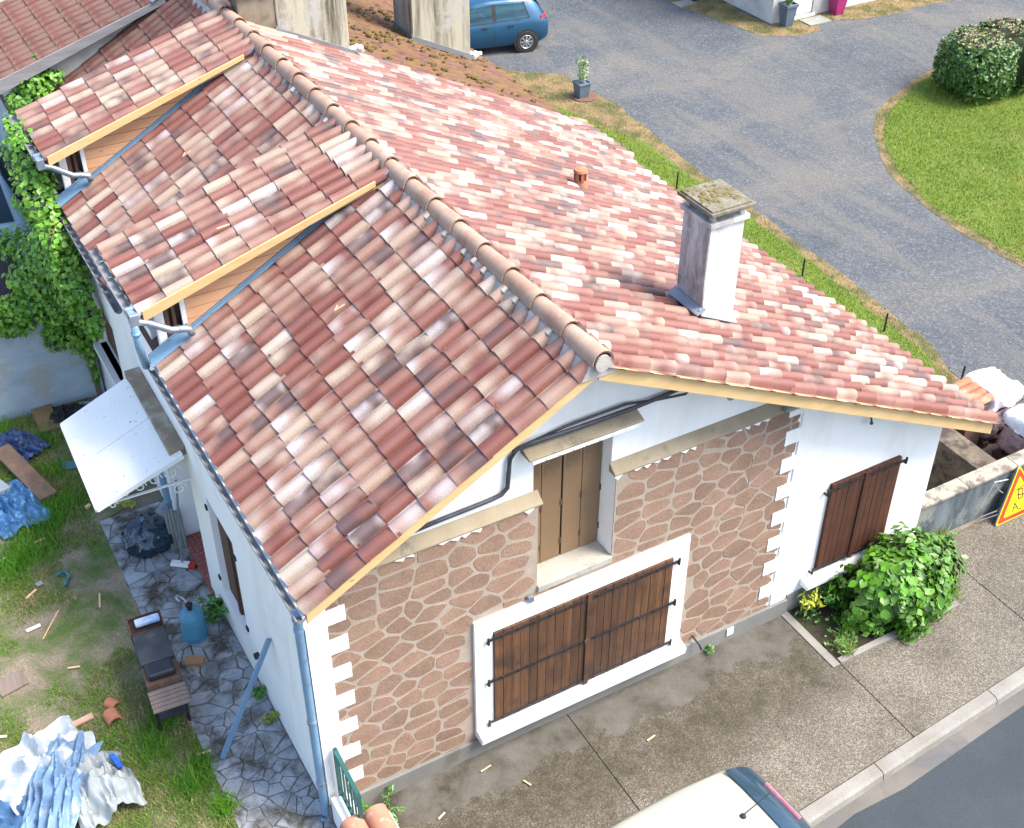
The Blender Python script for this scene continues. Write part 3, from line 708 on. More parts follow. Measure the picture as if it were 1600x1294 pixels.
lp = MB(); lp.obox((5.78, -.04, 3.5), (.2, .05, .04)); lp.build('wall_bracket', m_zinc, house)
cr = MB(); cr.beam((5.35, -.003, 2.95), (5.33, -.003, 2.1), .008, .006); cr.build('cladding_crack', m_dark, house)
sv = MB(); sv.box(5.31, 5.41, -.06, -.045, .1, .22)
for q in range(3): sv.box(5.33 + q * .025, 5.34 + q * .025, -.064, -.06, .12, .2)
sv.build('vent_plate', m_trim, house)
st = MB(); st.tube([(4.78, -.02, .36), (4.83, -.12, .26), (4.86, -.13, .17)], .012, 6); st.build('shutter_stop', m_iron, house)
cl = MB(); cl.obox((2.46, -.05, 2.2), (.06, .05, .07)); cl.build('wall_clip', m_zinc, house)

# side wall with recessed openings
sw = MB()
DOOR = (3.95, 5.06, 0, 2.1); WIN = (2.36, 3.26, .6, 2.17); FWIN = (7.15, 8.55, 1.2, 2.27)
wall_boxes(sw, 'y', 0, .36, .3, YB, 0, 3.6, [DOOR, WIN, FWIN])
sw.prism([(8.14, .3, -.02), (8.14, .3, 2.6), (8.44, .3, 2.6), (8.44, .3, -.02)], (0, YB - .3, 0))
sw.prism([(.36, YB - .3, 0), (8.14, YB - .3, 0), (8.14, YB - .3, 2.7), (XR, YB - .3, 5.25), (.36, YB - .3, 3.8)], (0, .3, 0))
sw.build('side_wall', m_white, house)
dr = MB(); dr.box(.33, .36, DOOR[0], DOOR[1], .1, 2.1); dr.build('door', PM('pale_door', (.55, .6, .66), (.5, .55, .62), 2, .5), house)
m_redstep = PM('red_mosaic_step', (.34, .08, .06), (.24, .05, .045), 40, .6, c3=(.42, .2, .16), s3=30, t3=(.5, .6))
ds = MB(); ds.box(-.03, .33, DOOR[0] - .12, DOOR[1] - .02, -.01, .1); ds.build('door_step', m_redstep, house, bevel=.006)
shw = MB(); shw.box(.1, .13, WIN[0], WIN[1], WIN[2], WIN[3]); s_ = shw.build('shutter', m_brownwood, house)
for i in range(8):
    yy_ = WIN[0] + i * .1125; b = MB(); b.box(.08, .1, yy_ + .003, yy_ + .109, WIN[2] + .01, WIN[3] - .005); b.build('plank', m_brownwood, s_, bevel=.003)
b = MB(); b.box(.05, .08, 2.78, 2.86, WIN[2], WIN[3]); b.build('closing_bar', m_brownwood, s_)
for zz in (.8, 1.95):
    h = MB(); h.box(-.02, .0, WIN[1] + .01, WIN[1] + .07, zz, zz + .06); h.build('hinge', m_iron, house)
    h = MB(); h.box(-.02, .0, WIN[0] - .07, WIN[0] - .01, zz, zz + .06); h.build('hinge', m_iron, house)
fwn = MB(); fwn.box(.14, .17, FWIN[0], FWIN[1], FWIN[2], FWIN[3]); s_ = fwn.build('shutter', m_brownwood, house)
for i in range(9):
    yy_ = FWIN[0] + i * .1555; b = MB(); b.box(.12, .14, yy_ + .003, yy_ + .152, FWIN[2] + .01, FWIN[3] - .005); b.build('plank', m_brownwood, s_, bevel=.003)
g = MB(); g.box(-.1, .1, FWIN[0] - .06, FWIN[1] + .06, 1.12, 1.2); g.build('window_sill', m_white2, house, bevel=.008)
# concrete ledge over the porch, canopy of two white panels on scrolled iron brackets
cl = MB(); cl.box(-.2, -.001, 3.86, 5.72, 2.38, 2.52); cl.build('porch_ledge', PM('dirty_brown_ledge', (.34, .27, .19), (.26, .2, .14), 4, .95, c3=(.42, .38, .32), s3=5, bmp=.6, bsc=25, grain=.2), house, bevel=.012)
m_canopy = PM('weathered_white_panel', (.8, .8, .77), (.76, .76, .73), 2, .95, c3=(.26, .27, .26), s3=11, t3=(.63, .69), bmp=.1, bsc=60)
A, B, C_, D = Vector((-.21, 5.6, 2.44)), Vector((-.06, 3.78, 2.44)), Vector((-1.16, 3.72, 2.11)), Vector((-1.12, 5.52, 2.11))
Mi, Mo = A.lerp(B, .5), D.lerp(C_, .52)
cano = thing_c = None
def panel(name, q, t, mat, parent):
    mb = MB(); mb.prism([q[0], q[1], q[2], q[3]], (0, 0, t)); return mb.build(name, mat, parent, bevel=.004)
fr = MB()
for a, b in ((A, D), (D, C_), (C_, B)): fr.beam(a + Vector((0, 0, .005)), b + Vector((0, 0, .005)), .035, .06)
canopy = fr.build('canopy', m_white2, house)
e = (Mo - Mi).normalized() * .0
off = (B - A).normalized() * .006
panel('canopy_panel', (A, Mi - off, Mo - off, D), .035, m_canopy, canopy)
panel('canopy_panel', (Mi + off, B, C_, Mo + off), .035, m_canopy, canopy)
for yb, q in ((3.85, B), (5.45, A)):
    g = MB(); g.beam((-.02, yb, 2.02), (-1.05, yb, 2.05), .03, .02); g.beam((-.03, yb, 1.7), (-.03, yb, 2.4), .025, .025)
    for cx, cz, r in ((-.22, 2.2, .12), (-.42, 2.17, .085), (-.6, 2.13, .07), (-.78, 2.11, .05), (-.16, 1.92, .09), (-.95, 2.0, .05)):
        g.tube([(cx + r * (1 - t / 22) * math.cos(t * .5), yb, cz + r * (1 - t / 22) * math.sin(t * .5)) for t in range(16)], .009, 5)
    g.build('scroll_bracket', m_white2, canopy)

# roof decks
XE, XW = -.147, 8.965
rf = MB()
nl = Vector((-SL, 0, 1)).normalized(); nr = Vector((SR, 0, 1)).normalized()
def deck(xa, za, xb, zb, y0, y1, n, d, t):
    a = Vector((xa, y0, za)) - n * d; b = Vector((xb, y0, zb)) - n * d
    rf.prism([a, b, b - n * t, a - n * t], (0, y1 - y0, 0))
deck(XE + .03, zL(XE + .03), XR - .01, zL(XR - .01), -.40, YB - .02, nl, .125, .03)
deck(XW - .03, zR(XW - .03), XR + .01, zR(XR + .01), -.40, 9.6, nr, .125, .03)
roof = rf.build('roof', m_underlay, house)
CH1 = -.43 + PITCH * 21; CH2 = -.43 + PITCH * 41     # cheeks of the two dormers
def skipL(r, y):
    return any(c < y < c + 1.28 for c in (CH1, CH2))
tl = tile_grid(XE, zL(XE), SL, -1, -.43, 47, 10, .357, skipL)
tr_ = tile_grid(XW, zR(XW), SR, 1, -.43, 47, 19, .354)
tr_ += tile_grid(XW + .32, zR(XW + .32), SR, 1, 8.05, 8, 1, .354)
DS, DZ, DX = .30, 4.50, -.23
td = []
for c in (CH1, CH2): td += tile_grid(DX, DZ, DS, -1, c - .22, 8, 9, .351)
allt = sorted(tl + tr_ + td, key=lambda q: -q[0])
lay_tiles(allt[:300], roof, V_NEW)
lay_rest(allt[300:], roof, SHAPE_NEW, m_tile, 'roof_tiles')
# ridge
y = -.47; k = 0
mo = MB(); mo.prism([(XR - .2, -.42, ZR - .24), (XR - .12, -.42, ZR - .1), (XR, -.42, ZR - .02), (XR + .12, -.42, ZR - .1), (XR + .2, -.42, ZR - .24)], (0, 13.6, 0)); mo.build('ridge_mortar', m_mortar, roof)
while y < 13:
    t = MB(); L = .56; n = 9; vs = []; fs = []
    for yy_, r0 in ((y, .118), (y + .012, .118), (y + L + .05, .102)):
        for j in range(n):
            a = math.pi * (j / (n - 1)); vs.append((XR + math.cos(a) * r0, yy_, ZR - .09 + (1.2 * math.sin(a)) * r0 + (.028 if yy_ < y + .1 else 0)))
    for yy_, r0 in ((y, .118), (y + .012, .1)):
        for j in range(n):
            a = math.pi * (j / (n - 1)); vs.append((XR + math.cos(a) * r0, yy_, ZR - .09 + 1.2 * math.sin(a) * r0 + .028))
    fs = [(i * n + j, i * n + j + 1, (i + 1) * n + j + 1, (i + 1) * n + j) for i in range(2) for j in range(n - 1)]
    fs += [(3 * n + j + 1, 3 * n + j, 4 * n + j, 4 * n + j + 1) for j in range(n - 1)]
    t.add(vs, fs); o = t.build('ridge_tile', m_ridge, roof, smooth=50); o.data.flip_normals()
    y += L; k += 1
cap = MB(); cap.lathe([(.0, 0), (.08, 0), (.08, .02)], (0, 0, 0), 20); cap.v = [(XR + p[0] * 1.0, -.45 - p[2], ZR - .06 + p[1] * 1.1) for p in cap.v]; cap.build('ridge_end_plug', m_mortar, roof)
for k in range(46):                                 # mortar notches between the top tiles and the ridge
    y = -.40 + k * PITCH
    g = MB(); g.obox((XR - .13, y + .012, zL(XR - .13) - .035), (.07, .055, .06), (random.uniform(-8, 8), -30, 0)); g.build('mortar_plug', m_mortar, roof, bevel=.01) if random.random() < .35 else None
# barge boards
def barge(xa, za, xb, zb, y, drop, h, parent=roof, t=.03):
    mb = MB(); mb.prism([(xa, y, za - drop), (xb, y, zb - drop), (xb, y, zb - drop - h), (xa, y, za - drop - h)], (0, t, 0)); return mb.build('barge_board', m_pine, parent, bevel=.003)
barge(XE + .06, zL(XE + .06), XR - .0, zL(XR), -.405, .09, .16)
barge(XR + .002, zR(XR), XW - .12, zR(XW - .12), -.405, .115, .17)
so_ = MB()
for x0, x1, f in ((XE + .06, XR, zL), (XR, XW - .12, zR)):
    so_.prism([(x0, -.374, f(x0) - .2), (x1, -.374, f(x1) - .2), (x1, -.374, f(x1) - .215), (x0, -.374, f(x0) - .215)], (0, .45, 0))
so_.build('soffit', m_white2, house)
# chimney on the right slope
ch = MB(); ch.box(5.30, 5.74, 1.08, 1.56, 3.6, 5.36)
chim = ch.build('chimney', m_chim, house)
g = MB(); g.box(5.285, 5.3, 1.083, 1.557, 4.36, 5.33); g.build('sooty_face', m_chimdirty, chim)
g = MB(); g.box(5.26, 5.78, 1.04, 1.6, 5.33, 5.39); g.box(5.30, 5.36, 1.08, 1.14, 5.39, 5.5); g.box(5.68, 5.74, 1.08, 1.14, 5.39, 5.5); g.box(5.30, 5.36, 1.5, 1.56, 5.39, 5.5); g.box(5.68, 5.74, 1.5, 1.56, 5.39, 5.5); g.build('chimney_neck', m_chimdirty, chim, bevel=.006)
g = MB(); g.prism([(5.23, 1.0, 5.49), (5.81, 1.0, 5.49), (5.81, 1.64, 5.49), (5.23, 1.64, 5.49)], (0, 0, .045)); g.prism([(5.25, 1.03, 5.535), (5.78, 1.03, 5.535), (5.78, 1.61, 5.535), (5.25, 1.61, 5.535)], (0, 0, .02)); cp = g.build('chimney_cap', m_lichen, chim, bevel=.01)
mosscl = MB()
for _ in range(70): 
    x, y = random.uniform(5.26, 5.7), random.uniform(1.15, 1.6); r = random.uniform(.012, .035); mosscl.lathe([(r, 0), (r * .8, r * .4), (.001, r * .6)], (x, y, 5.55), 6, False)
m_moss = PM('moss', (.13, .1, .03), (.2, .15, .04), 20, .95, bmp=.6, bsc=60); stuff(mosscl.build('moss', m_moss, chim))
g = MB(); g.prism([(5.2, 1.02, zR(5.2) + .015), (5.2, 1.6, zR(5.2) + .015), (5.3, 1.6, zR(5.3) + .11), (5.3, 1.02, zR(5.3) + .11)], (-.012, 0, -.012))
g.prism([(5.24, 1.02, zR(5.24)), (5.77, 1.02, zR(5.77)), (5.77, 1.08, zR(5.77) + .06), (5.24, 1.08, zR(5.24) + .06)], (0, -.01, .015)); g.build('flashing', PM('dull_lead', (.3, .32, .36), (.22, .24, .28), 4, .6), chim)
# terracotta vent on the slope
vz = zR(6.36)
m_terra = PM('terracotta', (.5, .2, .1), (.42, .15, .08), 6, .8, c3=(.55, .33, .22), s3=5, bmp=.2)
g = MB(); g.lathe([(.11, -.08), (.095, .03), (.085, .06)], (6.36, 5.3, vz), 14); g.lathe([(.085, .17), (.105, .18), (.09, .215), (.03, .235), (.001, .24)], (6.36, 5.3, vz), 14)
for k in range(7): a = k * 2 * math.pi / 7; g.obox((6.36 + .078 * math.cos(a), 5.3 + .078 * math.sin(a), vz + .115), (.03, .045, .12), (0, 0, math.degrees(a)))
vt = g.build('roof_vent', m_terra, house, smooth=40)
g = MB(); g.lathe([(.06, .05), (.06, .18)], (6.36, 5.3, vz), 12); g.build('vent_core', m_dark, vt)

# dormers
for c in (CH1, CH2):
    d = MB()
    ye0, ye1 = c - .2, c + 1.46
    a = Vector((DX + .04, ye0, DZ + .04 * DS - .122)); b = Vector((2.85, ye0, DZ + (2.85 - DX) * DS - .122))
    d.prism([a, b, b - Vector((0, 0, .03)), a - Vector((0, 0, .03))], (0, ye1 - ye0, 0))
    dm = d.build('dormer', m_underlay, house)
    zd = lambda x: DZ + (x - DX) * DS
    bb = MB(); bb.prism([(DX + .06, c - .205, zd(DX + .06) - .06), (2.66, c - .205, zd(2.66) - .06), (2.66, c - .205, zd(2.66) - .125), (DX + .06, c - .205, zd(DX + .06) - .19)], (0, -.028, 0))
    bb.build('barge_board', m_pine, dm, bevel=.003)
    sf = MB(); sf.prism([(DX + .06, c - .2, zd(DX + .06) - .17), (2.7, c - .2, zd(2.7) - .17), (2.7, c + .02, zd(2.7) - .17), (DX + .06, c + .02, zd(DX + .06) - .17)], (0, 0, .012)); sf.build('dormer_soffit', m_pine, dm)
    # cheek: white post, dark opening with timber, larch boards
    x_top = 2.75
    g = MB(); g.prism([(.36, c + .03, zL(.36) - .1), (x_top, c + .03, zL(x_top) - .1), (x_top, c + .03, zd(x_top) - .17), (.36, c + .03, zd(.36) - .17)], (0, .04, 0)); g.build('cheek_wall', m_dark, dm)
    g = MB(); g.box(0, .09, c, c + .09, 3.5, zd(0) - .14); g.box(0, .3, c + .45, c + 1.3, 3.5, 3.75); g.box(0, .3, c + 1.2, c + 1.3, 3.75, zd(0) - .13); g.build('dormer_wall', m_white, dm)
    g = MB(); g.box(.1, .15, c + .02, c + .09, 3.6, zd(.1) - .14); g.box(.19, .23, c + .03, c + .1, 3.65, zd(.2) - .14); g.box(.1, .34, c + .12, c + .15, 3.55, zd(.1) - .14); g.build('window_frame', m_brownwood, dm)
    g = MB(); g.box(.29, .345, c - .012, c + .03, zL(.32) - .05, zd(.3) - .16); g.obox((.32, c - .04, zd(.3) - .2), (.1, .09, .09)); g.build('corner_post', m_white2, dm)
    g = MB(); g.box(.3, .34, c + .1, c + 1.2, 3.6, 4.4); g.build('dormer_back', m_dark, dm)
    z = zL(.35) - .04; k = 0
    while z < zd(x_top) - .12:
        h = .128
        P = [(.352, z), (x_top, z), (x_top, z + h), (.352, z + h)]
        P = clip_poly(P, SL, -1, -(zL(0) + .0))           # above main slope: z >= zL(0)+SL x
        P = clip_poly(P, -DS, 1, zd(0) - .17)
        if len(P) > 2:
            mb = MB(); mb.prism([(x, c + .002, zz) for x, zz in P], (0, .024, 0)); mb.build('cladding_board', m_larch, dm)
        z += h + .007; k += 1
    fl = MB(); fl.prism([(.35, c - .012, zL(.35) - .02), (2.62, c - .012, zL(2.62) - .02), (2.62, c - .012, zL(2.62) - .004), (.35, c - .012, zL(.35) - .004)], (0, .012, 0)); fl.prism([(.3, c - .062, zL(.3) - .05), (2.62, c - .062, zL(2.62) - .05), (2.62, c - .002, zL(2.62) - .03), (.3, c - .002, zL(.3) - .03)], (0, 0, .01)); fl.beam((.35, c - .018, zL(.35) - .012), (2.62, c - .018, zL(2.62) - .012), .012, .01); fl.build('flashing', m_dpblue, dm)
    fl = MB(); fl.prism([(-.17, c - .05, zL(-.17) - .03), (.33, c - .05, zL(.33) - .03), (.33, c - .05, zL(.33) + .09), (-.17, c - .05, zL(-.17) + .09)], (0, .012, 0)); fl.prism([(-.17, c - .17, zL(-.17) - .01), (.33, c - .17, zL(.33) - .01), (.33, c - .05, zL(.33) + .03), (-.17, c - .05, zL(-.17) + .03)], (0, 0, .012)); fl.build('apron_flashing', m_dpblue, dm)
    fl = MB(); fl.obox((2.72, c - .16, zL(2.72) + .02), (.3, .09, .02), (0, -math.degrees(math.atan(SL)), 0)); fl.build('flashing', m_dpblue, dm)
    gu = MB(); r = .048
    ring = [(math.cos(a) * r, math.sin(a) * r) for a in np.linspace(math.pi, 2 * math.pi, 9)]
    vs = [(DX - .05 + p[0], yy_, DZ - .075 + p[1]) for yy_ in (c - .2, c + 1.5) for p in ring]
    gu.add(vs, [(j, j + 1, 9 + j + 1, 9 + j) for j in range(8)]); gu.tube([(DX - .05 - r, c - .2, DZ - .075), (DX - .05 - r, c + 1.5, DZ - .075)], .01, 6); gu.tube([(DX - .05 + r, c - .2, DZ - .075), (DX - .05 + r, c + 1.5, DZ - .075)], .007, 5)
    for yg in np.arange(c - .1, c + 1.45, .4): gu.beam((DX - .11, yg, DZ - .075), (DX + .02, yg, DZ - .065), .02, .006)
    gu.build('gutter', m_zincdark, dm, smooth=True)
    he = MB(); he.obox((DX - .04, c - .19, DZ - .12), (.1, .13, .15)); he.obox((DX - .04, c - .12, DZ - .06), (.13, .05, .1)); he.build('gutter_outlet', m_zinc, dm, bevel=.01)
    pp = MB(); pp.tube([(DX - .02, c - .2, DZ - .16), (DX + .08, c - .2, DZ - .2), (.1, c - .2, zL(.25) + .2), (.24, c - .2, zL(.25) + .17), (.30, c - .21, zL(.3) + .13), (.32, c - .22, zL(.3) + .05)], .042, 10)
    pp.tube([(.18, c - .2, zL(.25) + .186), (.2, c - .2, zL(.25) + .18)], .046, 10); pp.build('rainwater_pipe', m_zinc, dm, smooth=True)
    if c == CH1:
        pp = MB(); pp.tube([(DX - .05, c - .22, DZ - .18), (DX - .04, c - .16, 4.0), (DX + .02, c - .02, 3.62)], .045, 10); pp.tube([(DX - .05, c - .215, DZ - .28), (DX - .05, c - .21, DZ - .31)], .053, 10); pp.build('downpipe', m_dpblue, dm, smooth=True)
# main gutter and corner downpipe
gu = MB(); r = .045
ring = [(math.cos(a) * r, math.sin(a) * r) for a in np.linspace(math.pi, 2 * math.pi, 9)]
for y0, y1 in ((-.42, CH1), (CH1 + 1.35, CH2)):
    vs = [(XE + .0 + p[0], yy_, 3.575 + p[1]) for yy_ in (y0, y1) for p in ring]
    gu.add(vs, [(j, j + 1, 9 + j + 1, 9 + j) for j in range(8)]); gu.tube([(XE + .0 - r, y0, 3.575), (XE + .0 - r, y1, 3.575)], .011, 6)
    gu.add([(XE + .0 + p[0], y0, 3.575 + p[1]) for p in ring], [tuple(range(9))])
gu.build('gutter', m_zincdark, house, smooth=True)
dp = MB(); dp.tube([(XE - .0, -.3, 3.56), (XE - .0, -.28, 3.46), (-.06, -.02, 3.2), (-.055, .02, 3.1), (-.055, .02, .12), (-.1, .0, .05)], .047, 12)
dp.tube([(-.055, .02, 3.02), (-.055, .02, 2.97)], .053, 12)
dpo = dp.build('downpipe', m_dpblue, house, smooth=40)
for zz in (1.62, .62):
    g = MB(); g.tube([(-.055, .02, zz), (-.055, .02, zz + .018)], .055, 12); g.tube([(-.055, .02, zz + .035), (-.055, .02, zz + .05)], .055, 12); g.beam((-.055, .02, zz + .02), (0.0, .02, zz + .02), .02, .02); g.build('pipe_clip', m_zinc, dpo)
dp = MB(); dp.tube([(-.1, 5.2, 2.35), (-.1, 5.2, .05)], .047, 12); dpo = dp.build('downpipe', m_dpblue, house, smooth=40)
g = MB(); g.tube([(-.1, 5.2, .62), (-.1, 5.2, .66)], .055, 12); g.build('pipe_clip', m_zinc, dpo)
fc = MB(); fc.box(XE + .02, XE + .045, -.4, CH1, 3.42, 3.58); fc.build('fascia', m_white2, house)

# ================================================================== NEIGHBOUR HOUSE
nb = thing('neighbour_house', 'old adjoining house with dark weathered and mossy tile roof and two tall grey chimney stacks', 'house', (0, 9.9, 0))
NW = MB()
NW.prism([(0.02, YB + .02, 0), (8.6, YB + .02, 0), (8.6, YB + .02, 2.4), (XR, YB + .02, 5.1), (.02, YB + .02, 3.55)], (0, 7, 0))
NW.build('wall', m_gwall, nb)
rf = MB(); deck(XE + .03, zL(XE + .03) - .03, XR, zL(XR) - .03, YB, 17, nl, .125, .03); deck(8.97, zR(8.97) - .03, XR, zR(XR) - .03, 9.6, 17, nr, .125, .03)
nroof = rf.build('roof', m_underlay, nb)
C3 = 11.45; C4 = 14.6; D3 = 4.43
it = tile_grid(XE, zL(XE) - .03, SL, -1, YB - .2, 34, 10, .351, lambda r, y: C3 < y < C3 + 2.7 or C4 < y, .014)
it += tile_grid(DX, D3, DS, -1, C3 - .2, 13, 9, .351, None, .014)
it.sort(key=lambda q: -q[0])
lay_tiles(it[:250], nroof, V_OLD)
if it[250:]: lay_rest(it[250:], nroof, SHAPE_OLD, m_oldtile, 'roof_tiles')
it = tile_grid(8.97, zR(8.97) - .03, SR, 1, 9.62, 34, 17, .354, None, .02)
it2 = [q for q in it if True]
lay_rest(it2, nroof, SHAPE_OLD, m_mosstile, 'mossy_tiles')
mc = MB()
for _ in range(900):
    x = random.uniform(3.6, 9.0); y = random.uniform(9.7, 14.8)
    if noise.noise(Vector((x * 1.4, y * 1.4, 7))) < .05 + random.uniform(-.2, .2): continue
    r = random.uniform(.015, .05); mc.lathe([(r, -.02), (r * .8, r * .45), (.001, r * .65)], (x, y, zR(x) - .035), 6, False, 1.5, 1)
m_roofmoss = PM('roof_moss', (.12, .085, .02), (.19, .125, .03), 14, .95, c3=(.16, .09, .05), s3=9, t3=(.48, .6), bmp=.7, bsc=50, grain=.3)
stuff(mc.build('moss', m_roofmoss, nroof))
zd3 = lambda x: D3 + (x - DX) * DS
d = MB(); a = Vector((DX + .04, C3 - .18, zd3(DX + .04) - .085)); b = Vector((2.85, C3 - .18, zd3(2.85) - .085)); d.prism([a, b, b - Vector((0, 0, .03)), a - Vector((0, 0, .03))], (0, 2.7, 0))
dm3 = d.build('dormer', m_underlay, nb)
m_greywood = wood('weathered_grey_board', (.36, .35, .35), (.24, .23, .23), (.1, 1, 1), 12, .85)
m_palecheek = PM('pale_dormer_cheek', (.58, .56, .5), (.52, .5, .44), 3, .85, c3=(.4, .38, .32), s3=3, t3=(.58, .7))
b = MB(); b.prism([(DX + .04, C3 - .2, zd3(DX + .04) - .07), (2.5, C3 - .2, zd3(2.5) - .07), (2.5, C3 - .2, zd3(2.5) - .16), (DX + .04, C3 - .2, zd3(DX + .04) - .27)], (0, -.03, 0)); b.build('barge_board', m_greywood, dm3)
b = MB(); b.prism([(0, C3, zL(0) - .1), (2.6, C3, zL(2.6) - .1), (2.6, C3, zd3(2.6) - .12), (0, C3, zd3(0) - .12)], (0, .05, 0)); b.build('cheek_wall', m_palecheek, dm3)
b = MB(); b.box(0, .25, C3 + .05, C3 + 2.4, 3.5, zd3(0) - .12); b.build('dormer_wall', m_gwall, dm3)
b = MB(); b.obox((2.42, C3 - .17, zL(2.42) + .09), (.3, .16, .02), (0, -30, 0)); b.build('flashing', m_zinc, dm3)
b = MB(); b.prism([(0.1, C4, zL(.1) - .1), (2.6, C4, zL(2.6) - .1), (2.6, C4, 5.5), (0.1, C4, 4.75)], (0, 1.5, 0)); b.build('cheek_wall', m_palecheek, dm3)
for (x0, x1, y0, y1, z1) in ((3.62, 4.74, 9.42, 10.1, 8.5), (7.15, 8.33, 12.3, 13.1, 7.0)):
    s = MB(); s.box(x0, x1, y0, y1, 2.2, z1); st = s.build('chimney_stack', m_bigchim, nb, bevel=.015)
    s = MB(); s.prism([(x0 - .03, y0 - .02, zR(x0) + .04), (x1 + .08, y0 - .02, zR(x1 + .08) + .04), (x1 + .08, y0 - .02, zR(x1 + .08) - .06), (x0 - .03, y0 - .02, zR(x0) - .06)], (0, .02, 0))
    s.prism([(x0 - .02, y0 - .01, zR(x0) + .05), (x0 - .02, y1, zR(x0) + .05), (x0 - .02, y1, zR(x0) - .1), (x0 - .02, y0 - .01, zR(x0) - .1)], (.015, 0, 0)); s.build('flashing', m_zincdark, st)
s = MB(); s.box(3.06, 3.62, 9.44, 9.75, 4.4, 5.62); lw = s.build('chimney_shoulder', PM('brown_render', (.3, .25, .18), (.22, .18, .13), 4, .95, c3=(.15, .12, .09), s3=3, bmp=.4, bsc=30), nb, bevel=.01)
s = MB(); s.box(2.98, 3.66, 9.38, 9.8, 5.62, 5.68); s.build('coping_slab', m_lichen, nb, bevel=.01)
for (x, y) in ((4.85, 9.5), (8.45, 12.35), (4.9, 10.6)):
    s = MB()
    for q in range(7): s.obox((x + random.uniform(-.1, .1), y + random.uniform(-.06, .06), zR(x) + .04), (.12, .07, .06), (random.uniform(0, 90),) * 3)
    s.build('mortar_patch', m_trim, nroof, bevel=.012)

# ================================================================== FARMHOUSE AND DRIVE
fh = thing('farmhouse', 'white rendered house corner with a white panelled door beyond the gravel drive', 'house', (19.26, 16.45, 0))
f_ = MB(); f_.box(19.26, 19.3, 16.49, 28, 0, 4.2); wall_boxes(f_, 'x', 16.45, 16.49, 19.26, 32, 0, 4.2, [(19.98, 20.62, .06, 2.2)])
f_.box(19.3, 32, 27.9, 28, 0, 4.2)
m_farm = PM('cream_render', (.62, .6, .55), (.55, .53, .49), 1.5, .9, c3=(.4, .38, .34), s3=1.2, t3=(.58, .75), bmp=.2, bsc=60)
f_.build('wall', m_farm, fh)
g = MB(); g.box(19.98, 20.62, 16.5, 16.53, .06, 2.2); do = g.build('door', m_white2, fh)
for k in range(6):
    g = MB(); g.box(20.0 + k * .1, 20.09 + k * .1, 16.475, 16.5, .1, 2.15); g.build('door_panel', m_white2, do, bevel=.004)
g = MB(); g.box(19.95, 20.66, 16.38, 16.5, 0, .06); g.build('door_sill', m_trim, fh)
g = MB(); g.prism([(19.22, 16.4, 4.2), (19.22, 28.1, 4.2), (32, 28.1, 4.2), (32, 16.4, 4.2)], (0, 0, .15)); g.build('roof', m_underlay, fh)
g = MB(); g.box(20.05, 20.75, 15.82, 16.28, -.02, .025); tag(g.build('doormat', PM('grey_slab', (.3, .31, .29), (.24, .25, .23), 5, .9)), 'grey flat doormat slab lying before the white farmhouse door', 'doormat')
g = MB(); g.box(17.9, 18.45, 18.55, 18.95, -.02, .03); tag(g.build('stone_slab', m_kerb), 'pale stone slab on the dry grass at the far side of the farmhouse', 'slab')
def leaf_cloud(name, P, N, size, mat, parent=None, jit=.5, asp=.6, org=None, droop=0):
    P = np.asarray(P, float); N = np.asarray(N, float); n = len(P)
    N = N + rng.normal(0, jit, (n, 3)); N /= np.linalg.norm(N, axis=1)[:, None] + 1e-9
    T = rng.normal(0, 1, (n, 3)); T[:, 2] -= droop; T -= (T * N).sum(1)[:, None] * N; T /= np.linalg.norm(T, axis=1)[:, None] + 1e-9
    B = np.cross(N, T); s = (size * rng.uniform(.6, 1.25, n))[:, None]
    v = np.zeros((n, 5, 3))
    v[:, 0] = P - T * s * .5; v[:, 1] = P + B * s * asp * .5 + N * s * .06; v[:, 2] = P + T * s * .55 - N * s * .08; v[:, 3] = P - B * s * asp * .5 + N * s * .06; v[:, 4] = P - N * s * .04
    f = np.array([[0, 1, 4], [1, 2, 4], [2, 3, 4], [3, 0, 4]])
    F = (np.arange(n)[:, None, None] * 5 + f[None]).reshape(-1)
    o0 = np.array(ORG[parent]) if parent is not None else (np.array(org) if org is not None else np.zeros(3))
    me = bpy.data.meshes.new(name); me.vertices.add(n * 5); me.vertices.foreach_set('co', (v - o0).ravel().astype(np.float32))
    me.loops.add(n * 12); me.loops.foreach_set('vertex_index', F.astype(np.int32))
    me.polygons.add(n * 4); me.polygons.foreach_set('loop_start', np.arange(0, n * 12, 3, dtype=np.int32))
    me.update(calc_edges=True); me.validate(); me.materials.append(mat)
    o = bpy.data.objects.new(name, me); col.objects.link(o); ORG[o] = Vector(o0)
    if parent is not None: o.parent = parent
    else: o.location = o0
    return o
def leafmat(name, a, b_, c, sc=9, t3=(.55, .68), rough=.45):
    m = PM(name, a, b_, sc, rough, c3=c, s3=sc * .8, t3=t3, grain=.3, gsc=sc * 4)
    bs = m.node_tree.nodes['Principled BSDF']
    bs.inputs['Transmission Weight'].default_value = 0
    bs.inputs['Subsurface Weight'].default_value = 0
    return m
m_leaf = leafmat('hydrangea_leaf', (.05, .15, .008), (.08, .21, .012), (.13, .26, .025), 7)
m_leafobj = PM('hydrangea_leaf_single', (.075, .24, .008), (.12, .32, .014), 14, .4, obj=.35, bmp=.2, bsc=60)
m_ivy = leafmat('ivy_leaf', (.08, .23, .012), (.14, .35, .022), (.26, .4, .045), 5)
m_hedge = leafmat('hedge_leaf', (.045, .12, .015), (.09, .2, .03), (.15, .2, .05), 6)
m_hedgetop = leafmat('hedge_top_leaf', (.3, .28, .13), (.38, .22, .16), (.14, .22, .06), 10, (.45, .6), .6)
m_sage = leafmat('sage_leaf', (.3, .4, .2), (.22, .34, .13), (.42, .48, .3), 12)
m_weed = leafmat('weed_leaf', (.06, .2, .02), (.1, .28, .03), (.16, .3, .05), 12)
